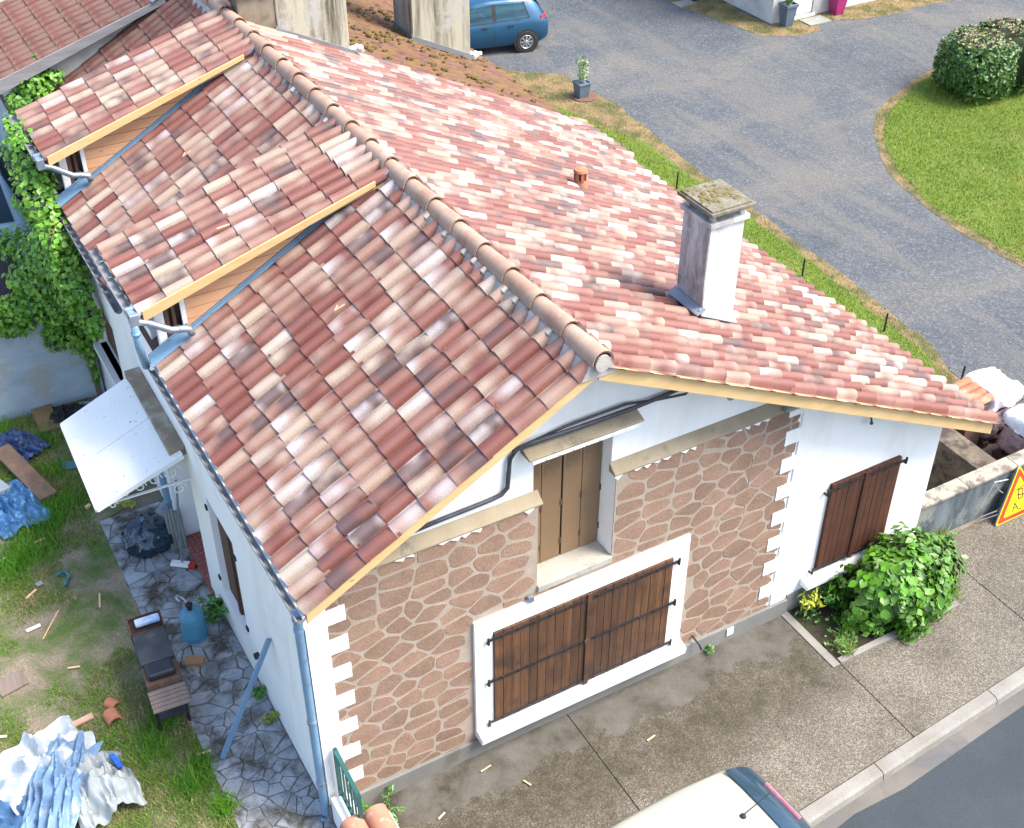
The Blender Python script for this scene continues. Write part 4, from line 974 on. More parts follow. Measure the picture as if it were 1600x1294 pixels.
m_yellowleaf = leafmat('yellow_leaf', (.42, .42, .03), (.3, .4, .03), (.5, .45, .06), 12)
m_stem = PM('stem', (.12, .09, .05), (.18, .14, .08), 9, .9)

def pot(name, label, loc, r0, r1, h, mat, plant, group=None):
    t = thing(name, label, 'plant pot', loc, group)
    g = MB(); n = 4
    def sq(r, z): return [(loc[0] + r * a, loc[1] + r * b, loc[2] + z) for a, b in ((-1, -1), (1, -1), (1, 1), (-1, 1))]
    g.add(sq(r0, 0) + sq(r1, h * .86) + sq(r1 * 1.12, h * .86) + sq(r1 * 1.12, h) + sq(r1 * .92, h) + sq(r1 * .9, h * .9),
          [(3, 2, 1, 0)] + [(i * 4 + k, i * 4 + (k + 1) % 4, i * 4 + 4 + (k + 1) % 4, i * 4 + 4 + k) for i in range(5) for k in range(4)] + [(20, 21, 22, 23)])
    g.build('pot', mat, t, bevel=.012)
    if plant:
        mt, hh, rr, k, sz = plant
        P = []; N = []
        for _ in range(k):
            a = random.uniform(0, 6.28); q = random.random(); r = rr * math.sqrt(random.random()) * (.45 + .55 * q)
            P.append((loc[0] + r * math.cos(a), loc[1] + r * math.sin(a), loc[2] + h + hh * q)); N.append((math.cos(a), math.sin(a), .8))
        leaf_cloud('foliage', P, N, sz, mt, t, .6)
        g = MB()
        for _ in range(7): a = random.uniform(0, 6.28); g.tube([(loc[0], loc[1], loc[2] + h * .85), (loc[0] + rr * .5 * math.cos(a), loc[1] + rr * .5 * math.sin(a), loc[2] + h + hh * .8)], .008, 4)
        g.build('stem', m_stem, t)
    return t
m_greypot = PM('blue_grey_pot', (.13, .17, .22), (.1, .14, .19), 4, .5)
m_pinkpot = PM('magenta_pot', (.42, .03, .17), (.36, .025, .14), 4, .4)
pot('plant_pot', 'square blue-grey pot with a pale leafy shrub on the verge beside the drive', (12.56, 14.95, .02), .12, .15, .36, m_greypot, (m_sage, .55, .2, 300, .06))
pot('plant_pot', 'tall dark grey tapered pot at the corner of the farmhouse', (19.55, 16.2, 0), .12, .17, .58, m_greypot, (m_weed, .25, .18, 260, .07))
pot('plant_pot', 'tall magenta pink tapered pot against the farmhouse wall', (21.25, 16.22, 0), .13, .19, .65, m_pinkpot, (m_weed, .3, .18, 160, .07))
pot('plant_pot', 'small dark pot beside the stone slab along the far farmhouse wall', (18.62, 18.95, 0), .15, .2, .4, m_dark, None)
g = MB(); g.lathe([(.32, -.01), (.32, .02), (.28, .028)], (12.63, 14.95, 0), 24); tag(g.build('mulch_ring', PM('red_mulch', (.2, .1, .075), (.14, .07, .05), 20, .95, bmp=.6, bsc=80)), 'round ring of reddish mulch under the square blue-grey pot', 'mulch')
for i, (x, y, lb) in enumerate(((11.85, 10.2, 'thin dark stake in the verge behind the roof vent, farthest along'), (11.85, 6.32, 'thin dark stake in the verge just right of the chimney'), (11.9, 4.25, 'thin dark stake in the verge nearer the roof corner'), (11.9, 2.5, 'thin dark stake rising by the stacked tile packs'))):
    g = MB(); g.tube([(x, y, -.05), (x, y, .36)], .018, 6); tag(g.build('metal_stake', m_iron), lb, 'stake', 'stakes along the grass verge')

# clipped hedge block on the lawn
hg = thing('hedge', 'clipped rounded hedge with dry pinkish top on the edge of the lawn', 'hedge', (20.95, 10.75, 0))
hx, hy, hz = 1.15, .8, .66
g = MB(); g.box(20.95 - hx * .72, 20.95 + hx * .95, 10.75 - hy * .7, 10.75 + hy * .7, .15, 1.15); g.build('inner_mass', PM('hedge_core', (.02, .035, .01), (.03, .05, .012), 8, .95), hg, bevel=.15)
P = []; N = []; PT = []; NT = []
def sq_(u, e=.35): return math.copysign(abs(u) ** e, u)
while len(P) < 6500:
    v = Vector([random.gauss(0, 1) for _ in range(3)]).normalized()
    v = v.lerp(Vector((v.x, v.y, v.z)), 1); kk = (abs(v.x) ** 5 + abs(v.y) ** 5 + abs(v.z) ** 5) ** -.2
    q = Vector((v.x * hx, v.y * hy, v.z * hz)) * kk; q *= random.uniform(.9, 1.03)
    q += noise.noise_vector(q * 2.2) * .09
    p = (20.95 + q.x + (.3 if q.x > 0 else 0), 10.75 + q.y, .7 + q.z)
    if p[2] < .03: continue
    if v.z > .0 and q.z > hz * .88 and random.random() < .8: PT.append(p); NT.append((v.x * .3, v.y * .3, 1))
    else: P.append(p); N.append((v.x, v.y, v.z + .2))
leaf_cloud('foliage', P, N, .11, m_hedge, hg, .6)
leaf_cloud('top_growth', PT, NT, .09, m_hedgetop, hg, .6)
for k in range(9): x = 20.95 + random.uniform(-.8, .8); y = 10.75 + random.uniform(-.5, .5); MB().tube([(x, y, 0), (x + .05, y, .4)], .025, 5).build('stem', m_stem, hg)

# ================================================================== CARS
ST = np.array([[0.00, .36, .80, .83, .70, .68, .62], [.10, .27, .92, 1.06, .80, .76, .60], [.30, .24, .95, 1.34, .84, .80, .57], [.50, .22, .95, 1.45, .85, .82, .58], [1.1, .22, .94, 1.49, .86, .83, .61],
               [1.8, .22, .92, 1.49, .86, .83, .61], [2.25, .22, .91, 1.42, .86, .83, .60], [2.9, .22, .90, 1.02, .86, .83, .68], [3.4, .22, .82, .88, .85, .80, .66], [3.8, .26, .70, .74, .80, .74, .6], [4.0, .36, .58, .60, .66, .62, .5]])
def make_car(name, label, cat, paint, glass, loc, rz, length=4.0, width=1.0, height=1.0, roll=0, group=None, scale=1.0):
    t = thing(name, label, cat, (0, 0, 0), group)
    X = np.linspace(0, 4, 61); A = np.stack([np.interp(X, ST[:, 0], ST[:, k]) for k in range(1, 7)], 1)
    K = np.array([1, 2, 3, 2, 1]) / 9; Bp = np.pad(A, ((2, 2), (0, 0)), 'edge'); A = np.stack([np.convolve(Bp[:, k], K, 'valid') for k in range(6)], 1)
    A[:, 3:] *= width; A[:, :3] *= height; lx = length / 4.0
    def at(x): return [np.interp(x, X, A[:, k]) for k in range(6)]
    def half(x):
        zb, be, to, wl, wb, wt = at(x)
        return [(0, zb), (wl * .9, zb), (wl, zb + .12), (wl + .012, (zb + be) / 2 + .04), (wl, be - .1), (wb, be), (wt + .03, to - .07), (wt - .02, to - .025), (wt - .14, to + .005), (wt * .5, to + .022), (0, to + .03)]
    bd = MB(); n = 20
    for x in X:
        h = half(x); ring = [(x * lx, y, z) for y, z in h] + [(x * lx, -y, z) for y, z in h[-2:0:-1]]
        bd.v += ring
    for i in range(60):
        for k in range(n): bd.f.append((i * n + k, i * n + (k + 1) % n, (i + 1) * n + (k + 1) % n, (i + 1) * n + k)); bd.mi.append(0)
    bd.f += [tuple(range(n - 1, -1, -1)), tuple(60 * n + k for k in range(n))]; bd.mi += [0, 0]
    bd.build('body', paint, t, smooth=42)
    def sy(x, z):
        zb, be, to, wl, wb, wt = at(x); f = min(max((z - be) / max(to - .07 - be, .05), 0), 1); return wb + (wt + .03 - wb) * f
    def side_patch(nm, pts, mat, off=.008):
        for s in (1, -1):
            out = []
            m_ = MB(); P = [(x * lx, s * (sy(x, z) + off), z) for x, z in pts]
            m_.add(P + [(p[0], p[1] - s * .02, p[2]) for p in P], [tuple(range(len(P))) if s < 0 else tuple(range(len(P) - 1, -1, -1))] + [(i, (i + 1) % len(P), len(P) + (i + 1) % len(P), len(P) + i) for i in range(len(P))])
            m_.build(nm, mat, t)
    be = lambda x: at(x)[1] + .02; to = lambda x: at(x)[2] - .1
    side_patch('window_seal', [(.56, be(.6) + .01), (.95, be(.95) - .02), (2.72, be(2.72) - .02), (2.44, at(2.44)[2] - .1), (2.2, to(2.2) + .03), (.7, to(.7) + .03)], m_rubber, .004)
    side_patch('side_window', [(.62, be(.62) + .03), (.95, be(.95)), (.95, to(.95)), (.72, to(.72))], glass)
    side_patch('side_window', [(.97, be(.97)), (1.55, be(1.55)), (1.55, to(1.55)), (.97, to(.97))], glass)
    side_patch('side_window', [(1.66, be(1.66)), (2.62, be(2.62)), (2.42, at(2.42)[2] - .13), (2.2, to(2.2)), (1.66, to(1.66))], glass)
    side_patch('door_pillar', [(1.56, be(1.56)), (1.65, be(1.65)), (1.65, to(1.65)), (1.56, to(1.56))], m_rubber, .006)
    def top_patch(nm, x0, x1, sc, mat, up, fw):
        m_ = MB(); g = []
        for i in range(15):
            x = x0 + (x1 - x0) * i / 14; zb, be_, to_, wl, wb, wt = at(x)
            for j in range(-4, 5):
                yv = wt * sc * j / 4; z = to_ + .03 - (.025 * (abs(j) / 4) ** 2) * 1.3; g.append((x * lx + fw, yv, z + up))
        m_.add(g, [(i * 9 + j, i * 9 + j + 1, (i + 1) * 9 + j + 1, (i + 1) * 9 + j) for i in range(14) for j in range(8)])
        o = m_.build(nm, mat, t, smooth=True); return o
    top_patch('rear_window', .06, .44 if paint is not m_carsilver else .6, .93, m_glass, .018, -.018)
    top_patch('windscreen', 2.34, 2.86, .92, m_glass, .012, .01)
    b = MB(); b.obox((.3 * lx, 0, at(.3)[2] + .075), (.05, .5, .035), (0, -50, 0)); b.build('brake_light', m_pink if paint is m_carsilver else m_red, t, bevel=.008)
    b = MB(); z_ = at(.8)[2] + .03; b.lathe([(.035, 0), (.03, .015), (.01, .03)], (.8 * lx, 0, z_), 10); b.tube([(.8 * lx, 0, z_ + .02), (.48 * lx, 0, z_ + .13)], .006, 5); b.build('aerial', m_rubber, t)
    for s in (1, -1):
        zb, be_, to_, wl, wb, wt = at(.1)
        b = MB(); b.prism([(.02 * lx, s * (wl - .16), .78), (.3 * lx, s * (wl + .035), .76), (.24 * lx, s * (wl - .0), 1.0), (.08 * lx, s * (wl - .14), 1.02)], (-.02, s * .025, 0)); b.build('tail_light', m_red, t, bevel=.015)
        b = MB(); zb, be_, to_, wl, wb, wt = at(3.7); b.obox((3.72 * lx, s * (wb - .04), .68), (.3, .16, .12), (0, 20, -s * 25)); b.build('headlight', m_alu, t, bevel=.02)
        for hx_ in (.98, 1.75):
            b = MB(); b.obox((hx_ * lx + .15, s * (at(1.2)[3] + .012), .82), (.17, .025, .03)); b.build('door_handle', m_rubber if paint is m_carblue else paint, t, bevel=.006)
        for x_ in (.93, 1.62, 2.68):
            b = MB(); b.tube([(x_ * lx, s * (at(x_)[3] + .004), .3), (x_ * lx, s * (at(x_)[3] + .015), .6), (x_ * lx, s * (at(x_)[4] + .005), be(x_) - .02)], .006, 4); b.build('door_seam', m_rubber, t)
        b = MB(); b.obox((2.6 * lx, s * (at(2.6)[4] + .1), at(2.6)[1] + .06), (.12, .2, .13)); b.build('wing_mirror', paint, t, bevel=.03)
        for wx in (.68, 3.2):
            yc = s * (at(wx)[3] - .07)
            a = MB(); a.lathe([(.36, -.02), (.36, .02)], (0, 0, 0), 28); a.v = [(wx * lx + p[0], s * (at(wx)[3] + .006) + p[2] * s * .4, .31 + p[1]) for p in a.v]; a.build('wheel_arch', m_rubber, t)
            ty = MB(); ty.lathe([(.20, -.1), (.29, -.1), (.315, -.07), (.315, .07), (.29, .1), (.2, .1), (.2, -.1)], (0, 0, 0), 28, False); ty.v = [(wx * lx + p[0], yc + p[2], .31 + p[1]) for p in ty.v]; wo = ty.build('wheel', m_rubber, t, smooth=40)
            ri = MB(); ri.lathe([(.2, .075), (.185, .085), (.17, .07), (.165, .03)], (0, 0, 0), 28, False); ri.lathe([(.045, .03), (.045, .09), (.03, .097)], (0, 0, 0), 14)
            for q in range(8):
                an = q * math.pi / 4; ri.add([(math.cos(an + e) * r_, math.sin(an + e) * r_, .082) for r_, e in ((.03, -.6), (.185, -.16), (.185, .16), (.03, .6))], [(0, 1, 2, 3)])
            ri.v = [(wx * lx + p[0], yc + p[2] * s * 1.2, .31 + p[1]) for p in ri.v]; ri.build('rim', m_alu, wo)
            dk = MB(); dk.lathe([(.19, 0), (.19, .02)], (0, 0, 0), 24); dk.v = [(wx * lx + p[0], yc + s * .05 + p[2] * s, .31 + p[1]) for p in dk.v]; dk.build('brake_disc', m_dark, wo)
    t.location = loc; t.rotation_euler = (roll, 0, rz); t.scale = (scale,) * 3
    return t
make_car('parked_car', 'metallic blue hatchback parked behind the mossy roof on the gravel drive', 'car', m_carblue, m_glassblue, (13.55, 18.5, 0), R(167), scale=.86)
make_car('parked_car', 'pale cream car parked half on the pavement beside the street', 'car', m_carsilver, m_glass, (3.98, -2.99, -.05), R(182), 4.1, 1.0, 1.0, R(3.5))
make_car('parked_van', 'pale blue van beyond the ivy, parked along the neighbour wall', 'van', m_carpale, m_glassblue, (-.87, 12.75, 0), R(90), 4.6, 1.0, 1.32)

# ================================================================== WALLS, PIT, PALLETS, SIGN (right)
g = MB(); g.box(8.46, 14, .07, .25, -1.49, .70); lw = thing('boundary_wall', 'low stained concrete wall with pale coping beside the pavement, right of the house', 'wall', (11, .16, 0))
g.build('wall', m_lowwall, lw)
m_coping = PM('lichen_coping', (.42, .37, .29), (.33, .29, .23), 7, .95, c3=(.16, .14, .12), s3=5, t3=(.5, .62), bmp=.5, bsc=30, grain=.2)
for k in range(6):
    x = 8.47 + k * .92; g = MB(); g.box(x, x + .912, .045, .275, .70, .75); g.build('coping', m_coping, lw, bevel=.008)
m_earthwall = PM('earthy_concrete_shade', (.2, .155, .11), (.12, .095, .07), 5, .95, c3=(.06, .045, .035), s3=4, t3=(.48, .62), bmp=.6, bsc=30, grain=.2)  # earthy brown, darkened so the pit's shade sits in the colour
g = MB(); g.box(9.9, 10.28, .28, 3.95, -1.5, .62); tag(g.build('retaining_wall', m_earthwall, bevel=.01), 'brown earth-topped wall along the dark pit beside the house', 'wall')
def wrapped_pack(name, label, x0, x1, y0, y1, h, top_m, side_m, seed):
    t = thing(name, label, 'pallet pack', ((x0 + x1) / 2, (y0 + y1) / 2, 0), 'wrapped packs of roof tiles')
    g = MB()
    for k in range(4): g.box(x0, x1, y0 + k * (y1 - y0) / 4 + .02, y0 + (k + .7) * (y1 - y0) / 4, .09, .11)
    for k in range(3): g.box(x0 + k * (x1 - x0 - .1) / 2, x0 + .1 + k * (x1 - x0 - .1) / 2, y0, y1, 0, .09)
    g.build('pallet', m_brownwood, t)
    n = 20
    def cover(nm, z0, z1, grow, mat, top):
        g = MB(); ring = []
        zs = np.linspace(z0, z1, 8)
        for z in zs:
            for k in range(4 * n):
                s_, u = divmod(k, n); u = u / n
                q = [(x0 + u * (x1 - x0), y0), (x1, y0 + u * (y1 - y0)), (x1 - u * (x1 - x0), y1), (x0, y1 - u * (y1 - y0))][s_]
                v = Vector((q[0], q[1], z)); c = Vector(((x0 + x1) / 2, (y0 + y1) / 2, z)); dd = (v - c)
                w_ = noise.noise(v * 5 + Vector((seed, 0, 0))) * .06 + noise.noise(v * 14) * .025
                sh = 1 + grow - (.05 * max(0, (z - z1 + .12) / .12) ** 2 if top else 0)
                p = c + dd * sh + dd.normalized() * w_; g.v.append(tuple(p))
        for i in range(7):
            for k in range(4 * n): g.f.append((i * 4 * n + k, i * 4 * n + (k + 1) % (4 * n), (i + 1) * 4 * n + (k + 1) % (4 * n), (i + 1) * 4 * n + k)); g.mi.append(0)
        if top:
            b = 7 * 4 * n
            m_ = 14; base = len(g.v)
            for i in range(m_ + 1):
                for j in range(m_ + 1):
                    u, w2 = i / m_, j / m_; x = x0 + .0 + (x1 - x0) * u; y = y0 + (y1 - y0) * w2
                    xx = (x0 + x1) / 2 + (x - (x0 + x1) / 2) * .955; yy = (y0 + y1) / 2 + (y - (y0 + y1) / 2) * .955
                    g.v.append((xx, yy, z1 + .012 + noise.noise(Vector((x * 6, y * 6, seed))) * .09 * min(1, 6 * min(u, 1 - u, w2, 1 - w2))))
            for i in range(m_):
                for j in range(m_):
                    a = base + i * (m_ + 1) + j; g.f.append((a, a + m_ + 1, a + m_ + 2, a + 1)); g.mi.append(0)
        return g.build(nm, mat, t, smooth=50)
    
    def blob(nm, z0, z1, grow, mat, zmin):
        g = MB(); N_, M2 = 56, 36
        for i in range(M2):
            for j in range(N_):
                th = math.pi * (i + .5) / M2; ph = 2 * math.pi * j / N_
                v = Vector((math.sin(th) * math.cos(ph), math.sin(th) * math.sin(ph), math.cos(th))); kk = (abs(v.x) ** 7 + abs(v.y) ** 7 + abs(v.z) ** 7) ** (-1 / 7)
                q = v * kk * (1 + grow + .12 * noise.noise(v * kk * 1.8 + Vector((seed, 0, 0))) + .07 * (.5 - abs(noise.noise(v * kk * 4.5 + Vector((0, seed, 0)))) * 2))
                g.v.append(((x0 + x1) / 2 + q.x * (x1 - x0) / 2, (y0 + y1) / 2 + q.y * (y1 - y0) / 2, max(zmin, (z0 + z1) / 2 + q.z * (z1 - z0) / 2)))
        for i in range(M2 - 1):
            for j in range(N_): g.f.append((i * N_ + j, (i + 1) * N_ + j, (i + 1) * N_ + (j + 1) % N_, i * N_ + (j + 1) % N_)); g.mi.append(0)
        g.f.append(tuple(range(N_))); g.mi.append(0)
        return g.build(nm, mat, t, smooth=50)
    blob('wrapping', .11, h - .02, 0, side_m, .11); blob('top_sheet', .11, h, .03, top_m, h - random.uniform(.2, .26))
    return t
m_wrapside, n_, l_, b_ = nodes('pinkish_tile_wrap')
tc = n_.new('ShaderNodeTexCoord'); br = n_.new('ShaderNodeTexBrick'); br.inputs['Scale'].default_value = 14
br.inputs['Color1'].default_value = (.42, .27, .27, 1); br.inputs['Color2'].default_value = (.34, .22, .26, 1); br.inputs['Mortar'].default_value = (.62, .52, .54, 1); br.inputs['Mortar Size'].default_value = .03
mp = n_.new('ShaderNodeMapping'); mp.inputs['Rotation'].default_value = (R(90), 0, 0); l_.new(tc.outputs['Object'], mp.inputs[0]); l_.new(mp.outputs[0], br.inputs[0]); l_.new(br.outputs[0], b_.inputs['Base Color']); b_.inputs['Roughness'].default_value = .3
m_wraptop = PM('white_plastic_sheet', (.66, .6, .6), (.6, .5, .5), 5, .3, bmp=.5, bsc=9)
m_wrapfoil = PM('silvery_plastic_sheet', (.66, .68, .76), (.78, .78, .8), 6, .25, c3=(.3, .34, .5), s3=7, t3=(.56, .7), bmp=.6, bsc=9)
wrapped_pack('tile_pack', 'pink tile pack under a clean white plastic top sheet, farther from the pavement', 11.0, 11.62, 1.15, 1.86, .92, m_wraptop, m_wrapside, 1)
p2_ = wrapped_pack('tile_pack', 'purple tinted tile pack with a round blue mark and crumpled silvery top', 11.0, 11.95, .36, .98, .86, m_wrapfoil, m_wrapside, 5)
g = MB(); m_ink = PM('dark_blue_print', (.03, .03, .17), (.04, .04, .2), 9, .4)
cx_, cz_ = 11.42, .44
for r0, r1 in ((.0, .1), (.125, .14)):
    k = 32
    P0 = [(cx_ + math.cos(2 * math.pi * i / k) * r1 * 1.25, .325, cz_ + math.sin(2 * math.pi * i / k) * r1) for i in range(k)]
    if r0 == 0: g.add(P0, [tuple(range(k))])
    else:
        P1 = [(cx_ + math.cos(2 * math.pi * i / k) * r0 * 1.25, .325, cz_ + math.sin(2 * math.pi * i / k) * r0) for i in range(k)]; g.add(P0 + P1, [(i, (i + 1) % k, k + (i + 1) % k, k + i) for i in range(k)])
g.v = [(p[0] - .12, p[1], p[2]) for p in g.v]; g.build('printed_mark', m_ink, p2_)
st = thing('tile_stack', 'red clay ridge tiles stacked beside the white covered pack', 'tiles', (10.72, 1.6, 0))
g = MB(); g.box(10.56, 10.92, 1.2, 1.8, 0, .8); g.build('lower_stack', m_underlay, st)
for k in range(4):
    g = MB(); yy = 1.27 + k * .14; n = 8
    pr = [(math.cos(math.pi * j / n) * .07, math.sin(math.pi * j / n) * .06) for j in range(n + 1)] + [(math.cos(math.pi * j / n) * .055, math.sin(math.pi * j / n) * .045) for j in range(n, -1, -1)]
    g.prism([(10.54, yy + a, .83 + b + k * .012) for a, b in pr], (.46, 0, .05)); g.build('clay_tile', m_terra, st)
# triangular works sign leaning on the wall
sg = thing('road_sign', 'yellow triangular roadworks sign with red border leaning on the low wall', 'road sign', (10.3, -.1, 0))
a, b, c = Vector((9.85, -.2, .01)), Vector((10.75, -.2, .01)), Vector((10.3, .02, .78)); ctr = (a + b + c) / 3; nrm = (b - a).cross(c - a).normalized()
m_signy = PM('sign_yellow', (.85, .55, .01), (.8, .5, .01), 3, .4); m_signr = PM('sign_red', (.6, .05, .012), (.5, .04, .01), 3, .4); m_signb = PM('sign_black', (.03, .03, .025), (.04, .04, .03), 5, .5)
def tri(s, off, t, name, mat, rnd=.0):
    P = [ctr + (p - ctr) * s for p in (a, b, c)]
    o = []
    for i in range(3):
        p, q, r_ = P[i], P[i - 1], P[(i + 1) % 3]
        for k in range(4): u = k / 3; o.append((p + (q - p).normalized() * .05 * s).lerp(p + (r_ - p).normalized() * .05 * s, u) * 1.0 + (p - ctr).normalized() * .02 * s * math.sin(math.pi * u))
    m_ = MB(); m_.prism([q + nrm * off for q in o], nrm * t); return m_.build(name, mat, sg)
tri(1.02, -.03, .02, 'panel', m_zinc); tri(1.0, -.009, .004, 'yellow_rim', m_signy); tri(.93, -.004, .004, 'red_border', m_signr); tri(.70, .001, .003, 'yellow_face', m_signy)
ux = (b - a).normalized(); uy = nrm.cross(ux)
def sp(x, y): return ctr + ux * x + uy * y + nrm * .005
def stroke(mb, pts, w_=.016):
    for p, q in zip(pts, pts[1:]): mb.beam(sp(*p), sp(*q), w_, .003, nrm)
g = MB(); stroke(g, [(-.02, .16), (.06, .16), (.06, .02), (-.02, .02), (-.02, .16)]); stroke(g, [(-.07, .17), (.1, .2)]); stroke(g, [(-.05, .09), (.09, .06)]); stroke(g, [(-.13, -.15), (-.09, -.02), (-.02, -.15)]); stroke(g, [(-.12, -.09), (-.04, -.09)]); stroke(g, [(.0, -.15), (.03, -.15)], .022); stroke(g, [(.1, -.15), (.14, -.02), (.2, -.15)]); g.build('pictogram', m_signb, sg)
g = MB(); g.tube([(9.92, -.1, .2), (9.68, -.02, .12), (9.66, -.02, .3), (9.86, .02, .66), (10.1, .0, .62)], .007, 5); g.tube([(9.95, -.12, .14), (9.7, -.03, .06), (9.68, -.02, .3)], .006, 5); g.tube([(9.86, .02, .66), (9.95, -.02, .5), (10.02, -.04, .44)], .006, 5); g.build('wire_stand', m_alu, sg)

# ================================================================== HYDRANGEA AND BED PLANTS
def leaf_mesh(k):
    v = []; w_ = .36 + .05 * k; bend = .1 + .05 * k
    for y, s in ((0, .05), (.2, .75), (.5, 1), (.8, .6), (1.05, .0)):
        z = -bend * (y - .3) ** 2 * 2
        v += [(-w_ * s, y - .5, z - .0), (0, y - .5, z - .07 * s), (w_ * s, y - .5, z)]
    f = [(i * 3 + j, i * 3 + j + 1, i * 3 + j + 4, i * 3 + j + 3) for i in range(4) for j in range(2)]
    me = bpy.data.meshes.new('leaf'); me.from_pydata(v, [], f); me.materials.append(m_leafobj); me.shade_smooth(); me.update(); return me
LM = [leaf_mesh(k) for k in range(3)]
BC = Vector((7.66, -.6, .36)); BR = Vector((.76, .5, .56))
bush = thing('hydrangea_bush', 'large round bright green leafy bush under the right window', 'bush', (7.55, -.5, -.02))
cand = []; P = []; N = []
for _ in range(6500):
    v = Vector([random.gauss(0, 1) for _ in range(3)]).normalized(); q = v.copy(); 
    rr = (1 + .34 * noise.noise(v * 2.1 + Vector((3, 1, 2))) + .26 * noise.noise(v * 4.5)) * random.choice((1.12, 1.03, 1, .94, .84, .72))
    p = BC + Vector((q.x * BR.x, q.y * BR.y, q.z * BR.z)) * rr
    if p.z < .0 or p.y > -.02: continue
    nn = Vector((v.x / BR.x, v.y / BR.y, v.z / BR.z)).normalized()
    cand.append((nn.dot((CAM - p).normalized()) + rr * .8 + random.uniform(0, .45), p, nn))
cand.sort(key=lambda c: -c[0])
for s_, p, nn in cand[:290]:
    o = bpy.data.objects.new('leaf', random.choice(LM)); col.objects.link(o); o.parent = bush
    z = (nn + Vector((random.gauss(0, .35), random.gauss(0, .35), .55 + random.gauss(0, .3)))).normalized(); y = Vector((nn.x, nn.y, -.35)) + Vector((random.gauss(0, .5), random.gauss(0, .5), 0)); x = y.cross(z).normalized(); y = z.cross(x)
    s = random.uniform(.075, .14); o.matrix_local = Matrix(((x.x * s, y.x * s, z.x * s, p.x - 7.55), (x.y * s, y.y * s, z.y * s, p.y + .5), (x.z * s, y.z * s, z.z * s, p.z + .02), (0, 0, 0, 1)))
stuff(leaf_cloud('foliage', [c[1] * .995 for c in cand[290:]], [c[2] + Vector((0, 0, .4)) for c in cand[290:]], .115, m_leaf, bush, .35, .72, droop=.4))
g = MB()
for k in range(14): a = random.uniform(0, 6.28); g.tube([(7.55 + .2 * math.cos(a), -.5 + .15 * math.sin(a), -.03), (7.55 + .8 * math.cos(a) * random.random(), -.5 + .45 * math.sin(a) * random.random(), .7)], .012, 5)
g.build('stem', m_stem, bush)
def weed(name, label, cat, x, y, z, r, h, k, mat, sz, group=None, asp=.35):
    t = thing(name, label, cat, (x, y, z), group); P = []; N = []
    g = MB()
    for _ in range(max(4, k // 12)):
        a = random.uniform(0, 6.28); rr = r * random.uniform(.4, 1); hh = h * random.uniform(.5, 1)
        pts = [Vector((x, y, z)).lerp(Vector((x + rr * math.cos(a), y + rr * math.sin(a), z + hh)), u) + Vector((0, 0, h * .4 * math.sin(u * 2.6))) for u in (0, .35, .7, 1)]
        g.tube(pts, .004, 4, False)
        for q in range(12):
            u = .15 + .85 * q / 11; i = min(2, int(u * 3)); p = pts[i].lerp(pts[i + 1], u * 3 - i); P.append(p + Vector((random.gauss(0, sz * .35), random.gauss(0, sz * .35), 0))); N.append((math.cos(a) * .5, math.sin(a) * .5, 1))
    leaf_cloud('foliage', P, N, sz, mat, t, .45, asp); g.build('stem', m_weed, t)
    return t
weed('weed', 'small yellow-green plant in front of the white wall beside the planting bed', 'plant', 6.5, -.14, 0, .2, .3, 110, m_yellowleaf, .1)
weed('weed', 'dark green leafy weed at the left of the planting bed below the sill', 'plant', 6.85, -.25, -.02, .3, .35, 240, m_weed, .07)
weed('weed', 'low creeping green weed on the bed corner nearest the street', 'plant', 6.65, -.75, -.02, .32, .14, 260, m_weed, .055)
weed('weed', 'sprawling green weed in the bed in front of the bush', 'plant', 7.15, -.82, -.02, .3, .16, 220, m_weed, .06)
P = []; N = []
while len(P) < 750:
    x, y = random.uniform(6.35, 8.28), random.uniform(-.97, -.03)
    if noise.noise(Vector((x * 2.6, y * 2.6, 5))) + random.uniform(-.3, .3) < -.02: continue
    P.append((x, y, -.02 + random.uniform(.0, .12))); N.append((0, -.2, 1))
stuff(leaf_cloud('ground_cover', P, N, .055, m_weed, None, .6, .6))
weed('fern', 'bright green fern growing on the pavement by the corner pillar', 'fern', .5, -.28, 0, .3, .22, 190, m_weed, .075)
weed('weed', 'tiny green weed at the foot of the wall below the big shutters', 'plant', 5.02, -.1, 0, .08, .08, 60, m_weed, .05)
weed('weed', 'spiky green plant at the house wall below the narrow side shutters', 'plant', -.16, 3.4, 0, .2, .3, 130, m_weed, .13)
weed('weed', 'small tuft of weeds along the side wall near the leaning pole', 'plant', -.08, 2.0, 0, .13, .15, 100, m_weed, .08)
weed('weed', 'thin weed tuft at the side wall just past the pole', 'plant', -.1, 1.55, 0, .12, .14, 80, m_yellowleaf, .06)
weed('weed', 'pale green seedling on the bare earth beside the canopy', 'plant', -.45, 6.15, 0, .16, .14, 60, m_yellowleaf, .09)
weed('weed', 'weed growing by the downpipe behind the porch canopy', 'plant', -.28, 6.4, 0, .15, .2, 80, m_weed, .08)
pts = []
for cx, cy, r, k in ((8.35, -.75, .16, 420), (8.5, -.4, .14, 300), (8.75, -.05, .14, 200), (7.9, -1.02, .1, 200), (9.0, .0, .1, 150), (6.5, -.95, .07, 120)): pts.append(rng.normal(0, 1, (k, 2)) * r * .6 + [cx, cy])
stuff(blades('wall_grass', np.concatenate(pts), 0, .22, .01, PM('tuft_grass', (.2, .32, .04), (.3, .36, .09), 6, .6, grain=.3), .9))

